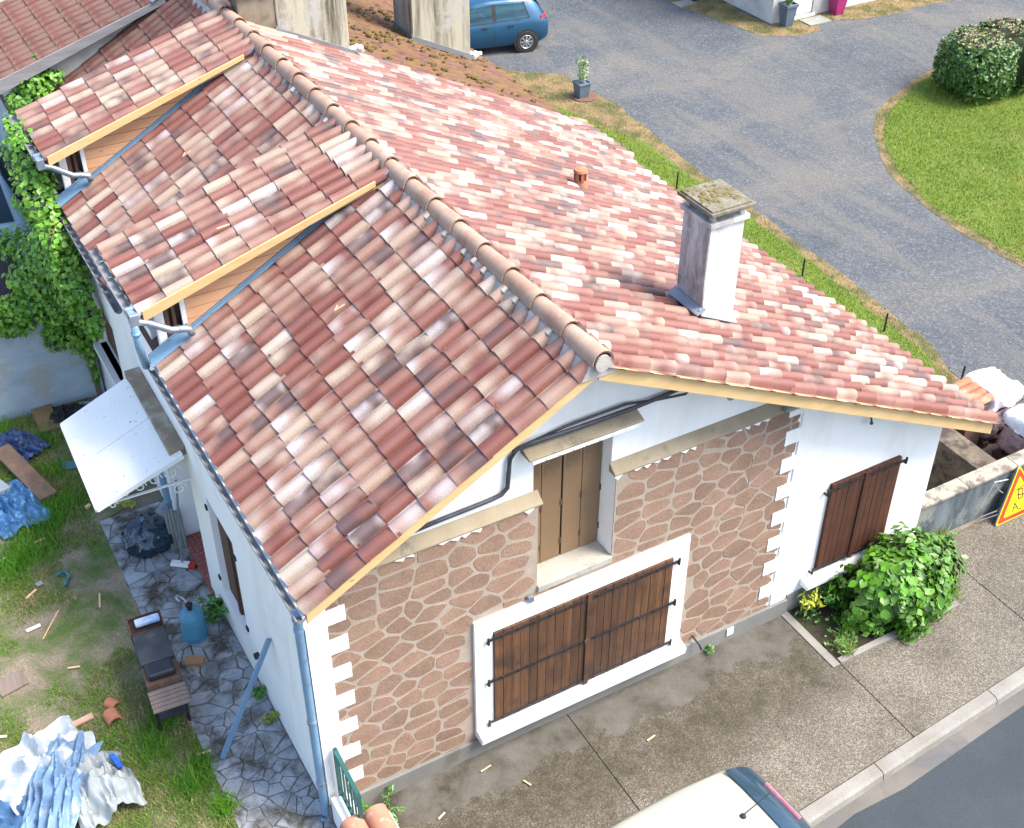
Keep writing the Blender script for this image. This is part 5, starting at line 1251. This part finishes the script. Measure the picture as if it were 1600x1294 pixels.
# ================================================================== IVY, GARDEN WALL, SHED (left)
g = MB(); g.box(-9, -.03, 9.02, 9.22, -.05, 1.72); tag(g.build('garden_wall', m_gwall), 'pale bluish rendered garden wall overgrown with ivy beside the house', 'wall')
g = MB(); g.prism([(-9, 9.3, 1.1), (-.5, 9.3, 1.1), (-.5, 12.2, 1.33), (-9, 12.2, 1.33)], (0, 0, -.06))
for k in range(24): g.box(-5.2 + k * .2, -5.12 + k * .2, 9.31, 9.34, 1.09, 1.13)
sh = thing('lean_to_shed', 'lean-to shed roof blackened to stand in for the shaded void behind the garden wall', 'shed', (-4.7, 11, 0)); g.build('roof', PM('void_shade_black', (.018, .017, .02), (.03, .028, .03), 6, .9, bmp=.5, bsc=30), sh)  # near-black roof colour stands in for the shaded space behind the wall
g = MB(); g.box(-8.9, -.6, 12.05, 12.15, 0, 1.2); g.build('wall', m_brownwood, sh)
ivy = thing('ivy', 'green ivy climbing over the garden wall and the side of the house', 'ivy', (-.4, 8.8, 0))
BL = [(-.3, 9.0, 4.15, .32, .45, .42, 420), (-.35, 8.6, 3.7, .3, .5, .5, 520), (-.32, 8.2, 3.2, .3, .6, .5, 620), (-.4, 8.7, 2.7, .4, .5, .5, 620), (-.3, 7.9, 2.75, .26, .6, .5, 560), (-.62, 8.9, 2.35, .4, .4, .35, 420), (-.45, 8.75, 1.9, .42, .35, .4, 520), (-.95, 8.95, 1.9, .4, .25, .22, 380), (-1.4, 8.98, 1.95, .4, .22, .2, 360), (-1.95, 9.0, 1.95, .4, .22, .18, 300), (-.25, 8.75, 1.35, .24, .2, .35, 260),
      (-.5, 8.95, 1.3, .25, .1, .28, 200), (-.14, 8.9, .95, .1, .1, .4, 130), (-.13, 8.9, .45, .06, .06, .2, 50), (-1.05, 8.95, 1.6, .3, .08, .16, 140), (-.2, 7.5, 2.3, .16, .35, .3, 160), (-.75, 9.4, 2.7, .3, .3, .25, 160), (-.05, 9.6, 4.0, .25, .3, .25, 200)]
P = []; N = []
for x, y, z, a, b, c, k in BL:
    for _ in range(int(k * 1.5)):
        v = Vector([random.gauss(0, 1) for _ in range(3)]).normalized(); r = (random.uniform(.55, 1.08)) * (1 + .25 * noise.noise(v * 2 + Vector((x, y, z))))
        p = (min(x + v.x * a * r, -.02 if y < 9.4 else .2), y + v.y * b * r, z + v.z * c * r)
        P.append(p); N.append((v.x - .2, v.y - .3, v.z + .5))
leaf_cloud('foliage', P, N, .088, m_ivy, ivy, .45, .85, droop=.6)
g = MB()
for k in range(9): x = -.05 - k * .03; g.tube([(x - .05, 8.9, .0 if k < 3 else 1.6), (x - .1, 8.8, 1.6), (x - .2, 8.5, 2.6), (x - .15, 8.4 - .1 * k, 3.6)], .014, 5)
g.build('stem', m_stem, ivy)
iv2 = thing('ivy', 'ivy clump spilling over the old dark tiles at the neighbour eave', 'ivy', (.25, 11.3, 4))
P = []; N = []
for x, y, z, a, b, c, k in ((.35, 11.25, 4.15, .3, .2, .2, 260), (.05, 11.3, 3.95, .2, .25, .2, 220), (.6, 11.3, 4.25, .2, .15, .12, 120), (-.15, 11.0, 3.75, .14, .3, .2, 160), (.45, 11.36, 4.5, .05, .05, .2, 20)):
    for _ in range(k):
        v = Vector([random.gauss(0, 1) for _ in range(3)]).normalized(); r = random.uniform(.5, 1.08); P.append((x + v.x * a * r, y + v.y * b * r, z + v.z * c * r)); N.append((v.x, v.y - .3, v.z + .5))
leaf_cloud('foliage', P, N, .085, m_ivy, iv2, .45, .85)

# ================================================================== THINGS ON THE LEFT
# gate panel, low wall and pillar
gw = thing('low_wall', 'small rendered wall stub with two round clay tiles capping its pillar by the front corner', 'wall', (.1, -.6, 0))
g = MB(); g.box(.0, .2, -.72, -.055, 0, .42); g.build('wall', m_white, gw)
g = MB(); g.box(-.14, .4, -1.35, -.72, 0, .74); g.build('pillar', m_white, gw)
for x in (.0, .262):
    g = MB(); n = 10; pr = [(math.cos(math.pi * j / n) * .128, math.sin(math.pi * j / n) * .115) for j in range(n + 1)] + [(math.cos(math.pi * j / n) * .108, math.sin(math.pi * j / n) * .095) for j in range(n, -1, -1)]
    g.prism([(x + a, -.66, .742 + b) for a, b in pr], (0, -.75, 0)); g.build('cap_tile', PM('lichen_clay', (.5, .24, .16), (.42, .19, .12), 5, .85, c3=(.55, .46, .36), s3=6, t3=(.58, .68), bmp=.3, bsc=40), gw, smooth=40)
m_green = PM('dark_green_metal', (.02, .12, .11), (.015, .09, .09), 5, .4)
gt = thing('railing', 'dark green metal railing panel at the front left house corner', 'railing', (.1, -.4, .42))
g = MB(); g.beam((.115, -.06, 1.17), (.095, -.72, 1.17), .045, .04); g.beam((.115, -.06, .5), (.095, -.72, .5), .04, .03); g.beam((.115, -.065, .42), (.115, -.065, 1.19), .04, .04, (1, 0, 0)); g.beam((.095, -.70, .42), (.095, -.70, 1.19), .04, .04, (1, 0, 0)); g.build('frame', m_green, gt)
for k in range(6):
    y = -.15 - k * .095; g = MB(); g.beam((.108, y, .5), (.108, y, 1.16), .016, .03, (0, 1, 0)); g.build('bar', m_green, gt)
# barbecue trolley
bq = thing('barbecue', 'old black barbecue trolley with slatted wooden end shelf on the paved strip', 'barbecue', (-.92, 2.5, 0))
ax = Vector((-.10, -1.34, 0)).normalized(); ay = Vector((ax.y * -1, ax.x, 0)); o0 = Vector((-.82, 3.13, 0))
Mr = Matrix((ax, ay, Vector((0, 0, 1)))).transposed()
def bp_(u, v, z): return o0 + ax * u + ay * v + Vector((0, 0, z))
def bbox(mb, u0, u1, v0, v1, z0, z1): mb.obox(bp_((u0 + u1) / 2, (v0 + v1) / 2, (z0 + z1) / 2), (u1 - u0, v1 - v0, z1 - z0), M=Mr)
v0, v1 = -.42, .0
sgn = -1 if bp_(0, .2, 0).x > -.8 else 1
v0, v1 = (-.4, 0)
m_bbq = PM('sooty_steel', (.05, .055, .065), (.085, .09, .1), 5, .5, .3, c3=(.14, .13, .12), s3=6, t3=(.58, .7))
m_rusty = PM('rusty_grate', (.1, .06, .045), (.16, .09, .06), 9, .9)
g = MB(); bbox(g, 0, .3, v0, v1, .72, .78); 
for (a, b, c_, d_) in ((0, .3, v0, v0 + .015), (0, .3, v1 - .015, v1), (0, .015, v0, v1), (.285, .3, v0, v1)): bbox(g, a, b, c_, d_, .78, .84)
g.build('tray', m_rusty, bq)
g = MB()
for k in range(9): bbox(g, .02, .28, v0 + .03 + k * .04, v0 + .037 + k * .04, .825, .832)
g.build('grate', m_iron, bq)
g = MB(); bbox(g, .31, .8, v0 + .01, v1 - .01, .8, .85); g.build('lid', m_bbq, bq, bevel=.012)
g = MB(); bbox(g, .0, 1.12, v0, v1, .62, .72); g.build('body', m_bbq, bq, bevel=.01)
g = MB(); bbox(g, .81, 1.1, v0, v1, .72, .8); g.build('burner_box', m_brownwood, bq, bevel=.008)
m_grayslat = wood('grey_brown_slat', (.3, .23, .19), (.22, .16, .13), (1, .1, 1), 12, .85)
for k in range(5):
    g = MB(); bbox(g, 1.12 + k * .065, 1.175 + k * .065, v0 - .01, v1 + .01, .7, .72); g.build('shelf_slat', m_grayslat, bq, bevel=.003)
for u, v in ((.06, v0 + .03), (.06, v1 - .03), (1.08, v0 + .03), (1.08, v1 - .03)):
    g = MB(); bbox(g, u - .018, u + .018, v - .018, v + .018, 0, .64); g.build('leg', m_iron, bq)
g = MB(); bbox(g, .05, 1.1, v0 + .02, v1 - .02, .18, .2); g.build('bottom_shelf', m_bbq, bq)
g = MB(); bbox(g, .84, 1.06, v0 + .04, v1 - .05, .8, .9); tag(g.build('black_box', PM('black_plastic', (.015, .018, .028), (.02, .025, .035), 5, .3), bevel=.025), 'small shiny black box resting on the barbecue trolley', 'box')
g = MB(); bbox(g, .1, .2, v0 + .08, v1 - .03, .84, .9); tag(g.build('packet', PM('white_blue_packet', (.62, .68, .76), (.2, .38, .68), 7, .35), bevel=.015), 'white and blue plastic packet lying on the barbecue grate', 'packet')
# gas bottle
m_gas = PM('blue_gas_bottle', (.1, .33, .48), (.08, .28, .43), 4, .45, c3=(.22, .42, .52), s3=5, t3=(.58, .72))
gb = thing('gas_bottle', 'blue gas bottle standing next to the barbecue trolley', 'gas bottle', (-.44, 3.32, 0))
g = MB(); g.lathe([(.12, .0), (.15, .02), (.155, .06), (.155, .09), (.148, .095), (.155, .1), (.155, .24), (.148, .245), (.155, .25), (.155, .36), (.13, .42), (.08, .46), (.05, .47)], (-.44, 3.32, 0), 24); g.build('tank', m_gas, gb, smooth=40)
g = MB(); g.lathe([(.03, .47), (.03, .53), (.045, .535), (.045, .56), (.01, .57)], (-.44, 3.32, 0), 12); g.build('valve', m_iron, gb)
g = MB(); g.lathe([(.155, 0), (.165, 0), (.165, .035), (.155, .035)], (-.44, 3.32, 0), 24, False); g.build('foot_ring', m_gas, gb)
g = MB(); g.tube([(-.44, 3.32, .54), (-.47, 3.44, .56), (-.53, 3.47, .62), (-.56, 3.4, .66), (-.54, 3.33, .64)], .012, 6); g.build('hose', m_alu, gb, smooth=True)
P = []; N = []
while len(P) < 1500:
    x, y = random.uniform(-.9, -.03), random.uniform(-1.2, 5.9)
    if noise.noise(Vector((x * 2.4, y * 1.6, 12))) + random.uniform(-.25, .25) < .12: continue
    P.append((x, y, .016)); N.append((0, 0, 1))
stuff(leaf_cloud('leaf_litter', P, N, .018, PM('brown_litter', (.15, .11, .07), (.1, .1, .04), 9, .95, grain=.4), None, .5, .5))
# rubbish bag
def crumple(name, label, cat, c, r, k, seed, mat, fold=.28, group=None):
    bm = MB(); n, m_ = 44, 26
    for i in range(m_):
        for j in range(n):
            th = math.pi * i / (m_ - 1); ph = 2 * math.pi * j / n; v = Vector((math.sin(th) * math.cos(ph), math.sin(th) * math.sin(ph), math.cos(th)))
            q = 1 + fold * (abs(noise.noise(v * k + Vector((seed, 0, 0)))) * -1.4 + .3) + .1 * noise.noise(v * k * 2.7)
            bm.v.append((c[0] + v.x * r[0] * q, c[1] + v.y * r[1] * q, max(.012, c[2] + v.z * r[2] * q)))
    for i in range(m_ - 1):
        for j in range(n): bm.f.append((i * n + j, i * n + (j + 1) % n, (i + 1) * n + (j + 1) % n, (i + 1) * n + j)); bm.mi.append(0)
    o = bm.build(name, mat, smooth=60); o.data.flip_normals(); return tag(o, label, cat, group)
m_bag = PM('blue_black_plastic', (.005, .022, .05), (.01, .04, .085), 5, .16, coat=.5)
crumple('rubbish_bag', 'shiny dark blue rubbish bag slumped on the paving near the door', 'bag', (-.43, 5.22, .17), (.36, .33, .26), 2.6, 3, m_bag)
g = MB(); g.lathe([(.05, 0), (.035, .01), (.02, .015)], (-.5, 5.12, .385), 9); tag(g.build('paper_scrap', m_trim), 'white scrap caught on top of the dark rubbish bag', 'paper')
# bundle of grey tubes, broom, pole, boards
bt = thing('tube_bundle', 'bundle of grey tubes standing against the downpipe by the door', 'tubes', (-.1, 4.98, 0), None)
for k in range(5):
    g = MB(); g.tube([(-.2 + k * .042, 5.0 - k * .02, .0), (-.19 + k * .04, 5.04 - k * .015, .62 + .03 * (k % 3))], .024, 8); g.build('tube', PM('grey_plastic_tube', (.3, .31, .29), (.24, .25, .23), 5, .6), bt, smooth=40)
br_ = thing('broom', 'long handled broom with white head leaning beside the doorway', 'broom', (-.17, 4.58, 0))
g = MB(); g.tube([(-.19, 4.6, .06), (-.04, 4.64, 1.42)], .014, 8); g.build('handle', PM('grey_handle', (.22, .25, .28), (.18, .2, .23), 5, .5), br_)
g = MB(); g.obox((-.18, 4.58, .05), (.34, .09, .05), (0, 0, -38)); g.build('head', m_white2, br_, bevel=.008)
g = MB(); g.obox((-.08, 4.5, .045), (.1, .1, .07), (0, 0, -38)); g.build('red_end', m_red, br_, bevel=.008)
g = MB()
for k in range(24): g.obox((-.18 + (k % 12 - 5.5) * .021, 4.58 - (k % 12 - 5.5) * .0165, .015), (.012, .05, .03), (0, 0, -38))
g.build('bristles', m_brownwood, br_)
pl = thing('metal_pole', 'blue-grey square metal tube leaning against the side wall', 'pole', (-.78, 1.33, 0))
g = MB(); g.beam((-.78, 1.33, .03), (-.03, 1.31, 1.62), .055, .035, (0, 1, 0)); g.build('tube', m_dpblue, pl)
g = MB(); g.obox((-.12, 1.62, 1.1), (.06, .06, .05)); g.build('clamp', m_iron, pl)
def board(name, label, cat, p, q, wd, th, z0, z1, mat, group=None, bev=.004):
    g = MB(); g.beam((*p, z0), (*q, z1), wd, th); return tag(g.build(name, mat, bevel=bev), label, cat, group)
m_plank = wood('brown_plank', (.3, .19, .12), (.2, .12, .075), (.6, .2, 1), 12, .85, None, .1, (.13, .085, .06))
m_ply = wood('ochre_board', (.33, .21, .09), (.25, .15, .06), (.3, .8, 1), 8, .8, None, .1, (.12, .09, .06))
m_fresh = PM('raw_pine_offcut', (.7, .48, .26), (.62, .4, .2), 8, .7)
board('plank', 'wide brown plank lying over blue sheeting at the left edge', 'plank', (-1.78, 8.15), (-1.42, 6.78), .26, .045, .16, .1, m_plank)
board('board', 'square ochre wooden board lying at the foot of the garden wall', 'board', (-1.02, 9.0), (-1.02, 8.4), .3, .03, .07, .03, m_ply)
board('board', 'flat grey-brown board on bare earth at the left edge of the garden', 'board', (-2.8, 3.62), (-2.47, 3.68), .27, .02, .012, .02, m_grayslat)
board('brick', 'pale orange brick beside the barbecue trolley leg', 'brick', (-.69, 2.93), (-.49, 2.82), .13, .06, .04, .04, PM('pale_brick', (.48, .27, .14), (.42, .22, .11), 8, .9, bmp=.3))
board('plank', 'pinkish board fragment next to broken clay pots on the grass', 'board', (-2.25, 2.63), (-1.9, 2.66), .085, .03, .02, .035, PM('pink_board', (.6, .36, .26), (.52, .3, .2), 6, .8))
# broken clay pieces
for (x, y, z, rz_, lb) in ((-1.66, 2.72, .06, 30, 'broken curved clay piece on the grass, the farther of two'), (-1.71, 2.52, .05, 10, 'larger broken curved clay piece on the grass, nearer the tarpaulin')):
    g = MB(); n = 9; Mz = Matrix.Rotation(R(rz_), 3, 'Z'); k = 1.0 if rz_ == 30 else 1.25
    pr = [(math.cos(math.pi * j / n) * .075 * k, math.sin(math.pi * j / n) * .07 * k) for j in range(n + 1)] + [(math.cos(math.pi * j / n) * .06 * k, math.sin(math.pi * j / n) * .055 * k) for j in range(n, -1, -1)]
    g.prism([Mz @ Vector((a, -.07 * k, b)) for a, b in pr], Mz @ Vector((0, .14 * k, .01))); g.v = [(p[0] + x, p[1] + y, p[2] + .01) for p in g.v]
    tag(g.build('clay_shard', m_terra, smooth=40), lb, 'shard', 'broken clay pieces on the grass')
# tarpaulin heap
def sheet(name, label, cat, c, sx_, sy_, rot, hgt, seed, mat, k=2.2, group=None, curl=0):
    g = MB(); n = 44; Mz = Matrix.Rotation(R(rot), 3, 'Z')
    for i in range(n):
        for j in range(n):
            u, v = i / (n - 1) * 2 - 1, j / (n - 1) * 2 - 1
            e = noise.noise_vector(Vector((u * 2.4, v * 2.4, seed))) * .16
            p = Mz @ Vector((u * sx_ * (1 + e.x), v * sy_ * (1 + e.y), 0)); p.x += e.y * .25; p.y += e.x * .25
            w_ = 1 - abs(noise.noise(Vector((u * k * 1.1 + v * .5, v * k * .35 - u * .3, seed)))) * 2.6; w2 = .8 - 2 * abs(noise.noise(Vector((u * k * 2.4 + v * 1.1, v * k * .7, seed + 9))))
            fall = max(0, 1 - (u * u + v * v) * .5); w_ += .35 * (1 - abs(noise.noise(Vector((u * 1.3 - v * .9, v * 1.7 + u * .6, seed + 4)))) * 3)
            z = hgt * (.3 + .7 * max(w_, 0)) * fall + .05 * w2 * (fall + .25) + .03 + curl * max(0, v) ** 3
            g.v.append((c[0] + p.x, c[1] + p.y, max(.012, c[2] + z)))
    for i in range(n - 1):
        for j in range(n - 1): g.f.append((i * n + j, (i + 1) * n + j, (i + 1) * n + j + 1, i * n + j + 1)); g.mi.append(0)
    return tag(g.build(name, mat, smooth=38), label, cat, group)
m_shw = PM('white_plastic_film', (.5, .53, .56), (.4, .46, .52), 4, .4)
m_shb = PM('light_blue_tarp', (.2, .32, .48), (.14, .25, .42), 4, .5, c3=(.4, .46, .52), s3=3, t3=(.55, .65))
m_shg = PM('grey_translucent_film', (.4, .43, .43), (.32, .36, .37), 5, .35)
sheet('plastic_sheet', 'large crumpled white plastic sheet at the top of the heap in the left corner', 'plastic sheet', (-2.52, 1.98, .03), .56, .52, 20, .34, 2, m_shw, 2.0, 'crumpled sheets on the lawn', .12)
sheet('tarpaulin', 'pale blue folded tarpaulin lying over the white plastic heap', 'tarpaulin', (-2.5, 1.62, .2), .3, .62, -28, .22, 8, m_shb, 2.6, 'crumpled sheets on the lawn')
sheet('plastic_sheet', 'greyish clear plastic film at the right of the heap near the grass', 'plastic sheet', (-2.12, 1.5, .03), .37, .44, 10, .36, 14, m_shg, 2.4, 'crumpled sheets on the lawn')
sheet('tarpaulin', 'darker blue tarpaulin at the bottom left of the heap', 'tarpaulin', (-2.95, 1.45, .02), .5, .5, 40, .2, 21, PM('dark_blue_tarp', (.05, .13, .26), (.09, .2, .36), 5, .5), 2.4, 'crumpled sheets on the lawn')
g = MB(); g.obox((-1.86, 1.66, .3), (.06, .2, .02), (15, 25, 20)); tag(g.build('blue_strap', PM('bright_blue', (.02, .14, .62), (.02, .1, .5), 9, .4)), 'bright blue strip on the edge of the crumpled plastic', 'strap')
sheet('tarpaulin', 'blue sheeting bundled under the brown plank', 'tarpaulin', (-1.9, 6.85, 0), .36, .55, 10, .13, 31, PM('mid_blue_sheet', (.04, .15, .34), (.1, .26, .5), 6, .4, c3=(.2, .4, .65), s3=12, t3=(.55, .65)), 3)
sheet('tarpaulin', 'dark navy sheeting behind the brown plank', 'tarpaulin', (-1.55, 8.2, 0), .3, .4, 30, .12, 37, PM('navy_sheet', (.02, .04, .12), (.05, .09, .25), 6, .4), 3)
g = MB(); g.obox((-2.02, 7.25, .16), (.26, .3, .1), (0, 8, 20)); tag(g.build('grey_case', PM('pale_grey_plastic', (.45, .5, .54), (.38, .43, .47), 5, .5), bevel=.02), 'flat pale grey case beside the brown plank at the left edge', 'case')
g = MB(); g.obox((-.95, 7.42, .03), (.28, .17, .03), (4, 0, -20)); tag(g.build('slate_board', PM('slate_blue_panel', (.1, .24, .38), (.08, .2, .32), 6, .5), bevel=.01), 'small slate blue panel on the ground by the canopy edge', 'panel')
sheet('plastic_sheet', 'black plastic on the earth behind the canopy corner', 'plastic sheet', (-.68, 8.65, 0), .28, .22, -20, .06, 44, m_rubber, 3)
g = MB(); g.lathe([(.045, 0), (.05, .03), (.05, .16), (.03, .2), (.018, .24), (.018, .26)], (0, 0, 0), 14); g.v = [(-.48 + p[2] * .9, 8.8 - p[2] * .3, .05 + p[1]) for p in g.v]; tag(g.build('bottle', PM('blue_white_plastic', (.3, .45, .65), (.6, .65, .7), 12, .3), smooth=40), 'blue and white plastic bottle lying by the garden wall', 'bottle')
el = MB(); el.tube([(-1.72, 5.22, .03), (-1.6, 5.25, .04), (-1.56, 5.12, .04), (-1.66, 4.98, .03)], .022, 8); tag(el.build('pipe_elbow', PM('teal_plastic', (.06, .26, .27), (.05, .2, .22), 6, .4), smooth=40), 'small teal bent plastic pipe on the lawn', 'pipe')
bits = [('wood_offcut', 'long thin curved pale stick on the patchy lawn', (-2.13, 4.18), (-1.84, 4.58), .014, .012, m_fresh), ('wood_offcut', 'short upright-lying pale wood strip beside the bare earth', (-1.36, 4.38), (-1.3, 4.62), .022, .015, m_fresh), ('plastic_strip', 'small white plastic strip on the lawn', (-2.28, 4.42), (-2.1, 4.44), .05, .015, m_trim),
        ('wood_offcut', 'pale wood chip on grass below the tall tuft', (-1.82, 6.02), (-1.66, 6.04), .05, .02, m_fresh), ('wood_offcut', 'pale wood strip lying left of the trolley on bare ground', (-1.98, 3.55), (-1.84, 3.5), .025, .015, m_fresh), ('wood_offcut', 'thin pale wood sliver across the edge of the patio', (-1.02, 1.52), (-.86, 1.5), .03, .012, m_fresh), ('wood_offcut', 'small pale wood block on grass near the canopy corner', (-1.02, 6.38), (-.95, 6.42), .05, .04, m_fresh),
        ('wood_offcut', 'pale split wood piece on the dry grass at left', (-2.15, 5.0), (-2.0, 5.1), .03, .02, m_fresh), ('plastic_scrap', 'white triangular scrap on grass at the left edge', (-2.3, 5.85), (-2.24, 5.92), .06, .02, m_trim), ('plastic_scrap', 'grey translucent scrap on the dry lawn', (-1.98, 5.18), (-1.9, 5.2), .07, .01, m_shg), ('plastic_scrap', 'pair of white scraps at the left edge above the tarpaulin', (-2.95, 2.9), (-2.85, 2.86), .03, .012, m_trim),
        ('wood_offcut', 'tiny wood chip left on the pavement by the shutters', (1.7, -.28), (1.84, -.26), .015, .01, m_fresh), ('wood_offcut', 'thin curved wood shaving on the mossy pavement', (3.58, -.85), (3.7, -.83), .02, .01, m_fresh), ('wood_offcut', 'small splinter on the pavement by the fern', (1.0, -.6), (1.1, -.56), .02, .01, m_fresh), ('wood_offcut', 'pale twig on the dark mossy pavement before the corner', (2.06, -.62), (2.1, -.72), .018, .01, m_fresh)]
for nm, lb, p, q, wd, th, mt in bits: board(nm, lb, 'scrap', p, q, wd, th, .02, .022, mt, None, .002)
# splinters left on the roof tiles
for (x, y, f, lb) in ((1.55, 2.55, zL, 'pale wood splinter on the tiles of the front slope'), (1.35, 7.1, zL, 'pale wood splinter on the tiles between the two dormers')):
    g = MB(); g.beam((x, y, f(x) + .02), (x + .1, y - .04, f(x + .1) + .03), .02, .008); g.beam((x, y, f(x) + .02), (x + .05, y + .03, f(x + .05) + .03), .01, .006); tag(g.build('wood_splinter', m_fresh), lb, 'splinter', 'splinters on the roof')
for c, lb in ((CH1, 'pale wood splinter on the roof of the nearer dormer'), (CH2, 'pale wood splinter on the roof of the farther dormer')):
    x = .95; z = DZ + (x - DX) * DS; g = MB(); g.beam((x, c + .4, z + .012), (x + .14, c + .36, z + .05), .025, .008); tag(g.build('wood_splinter', m_fresh), lb, 'splinter', 'splinters on the roof')
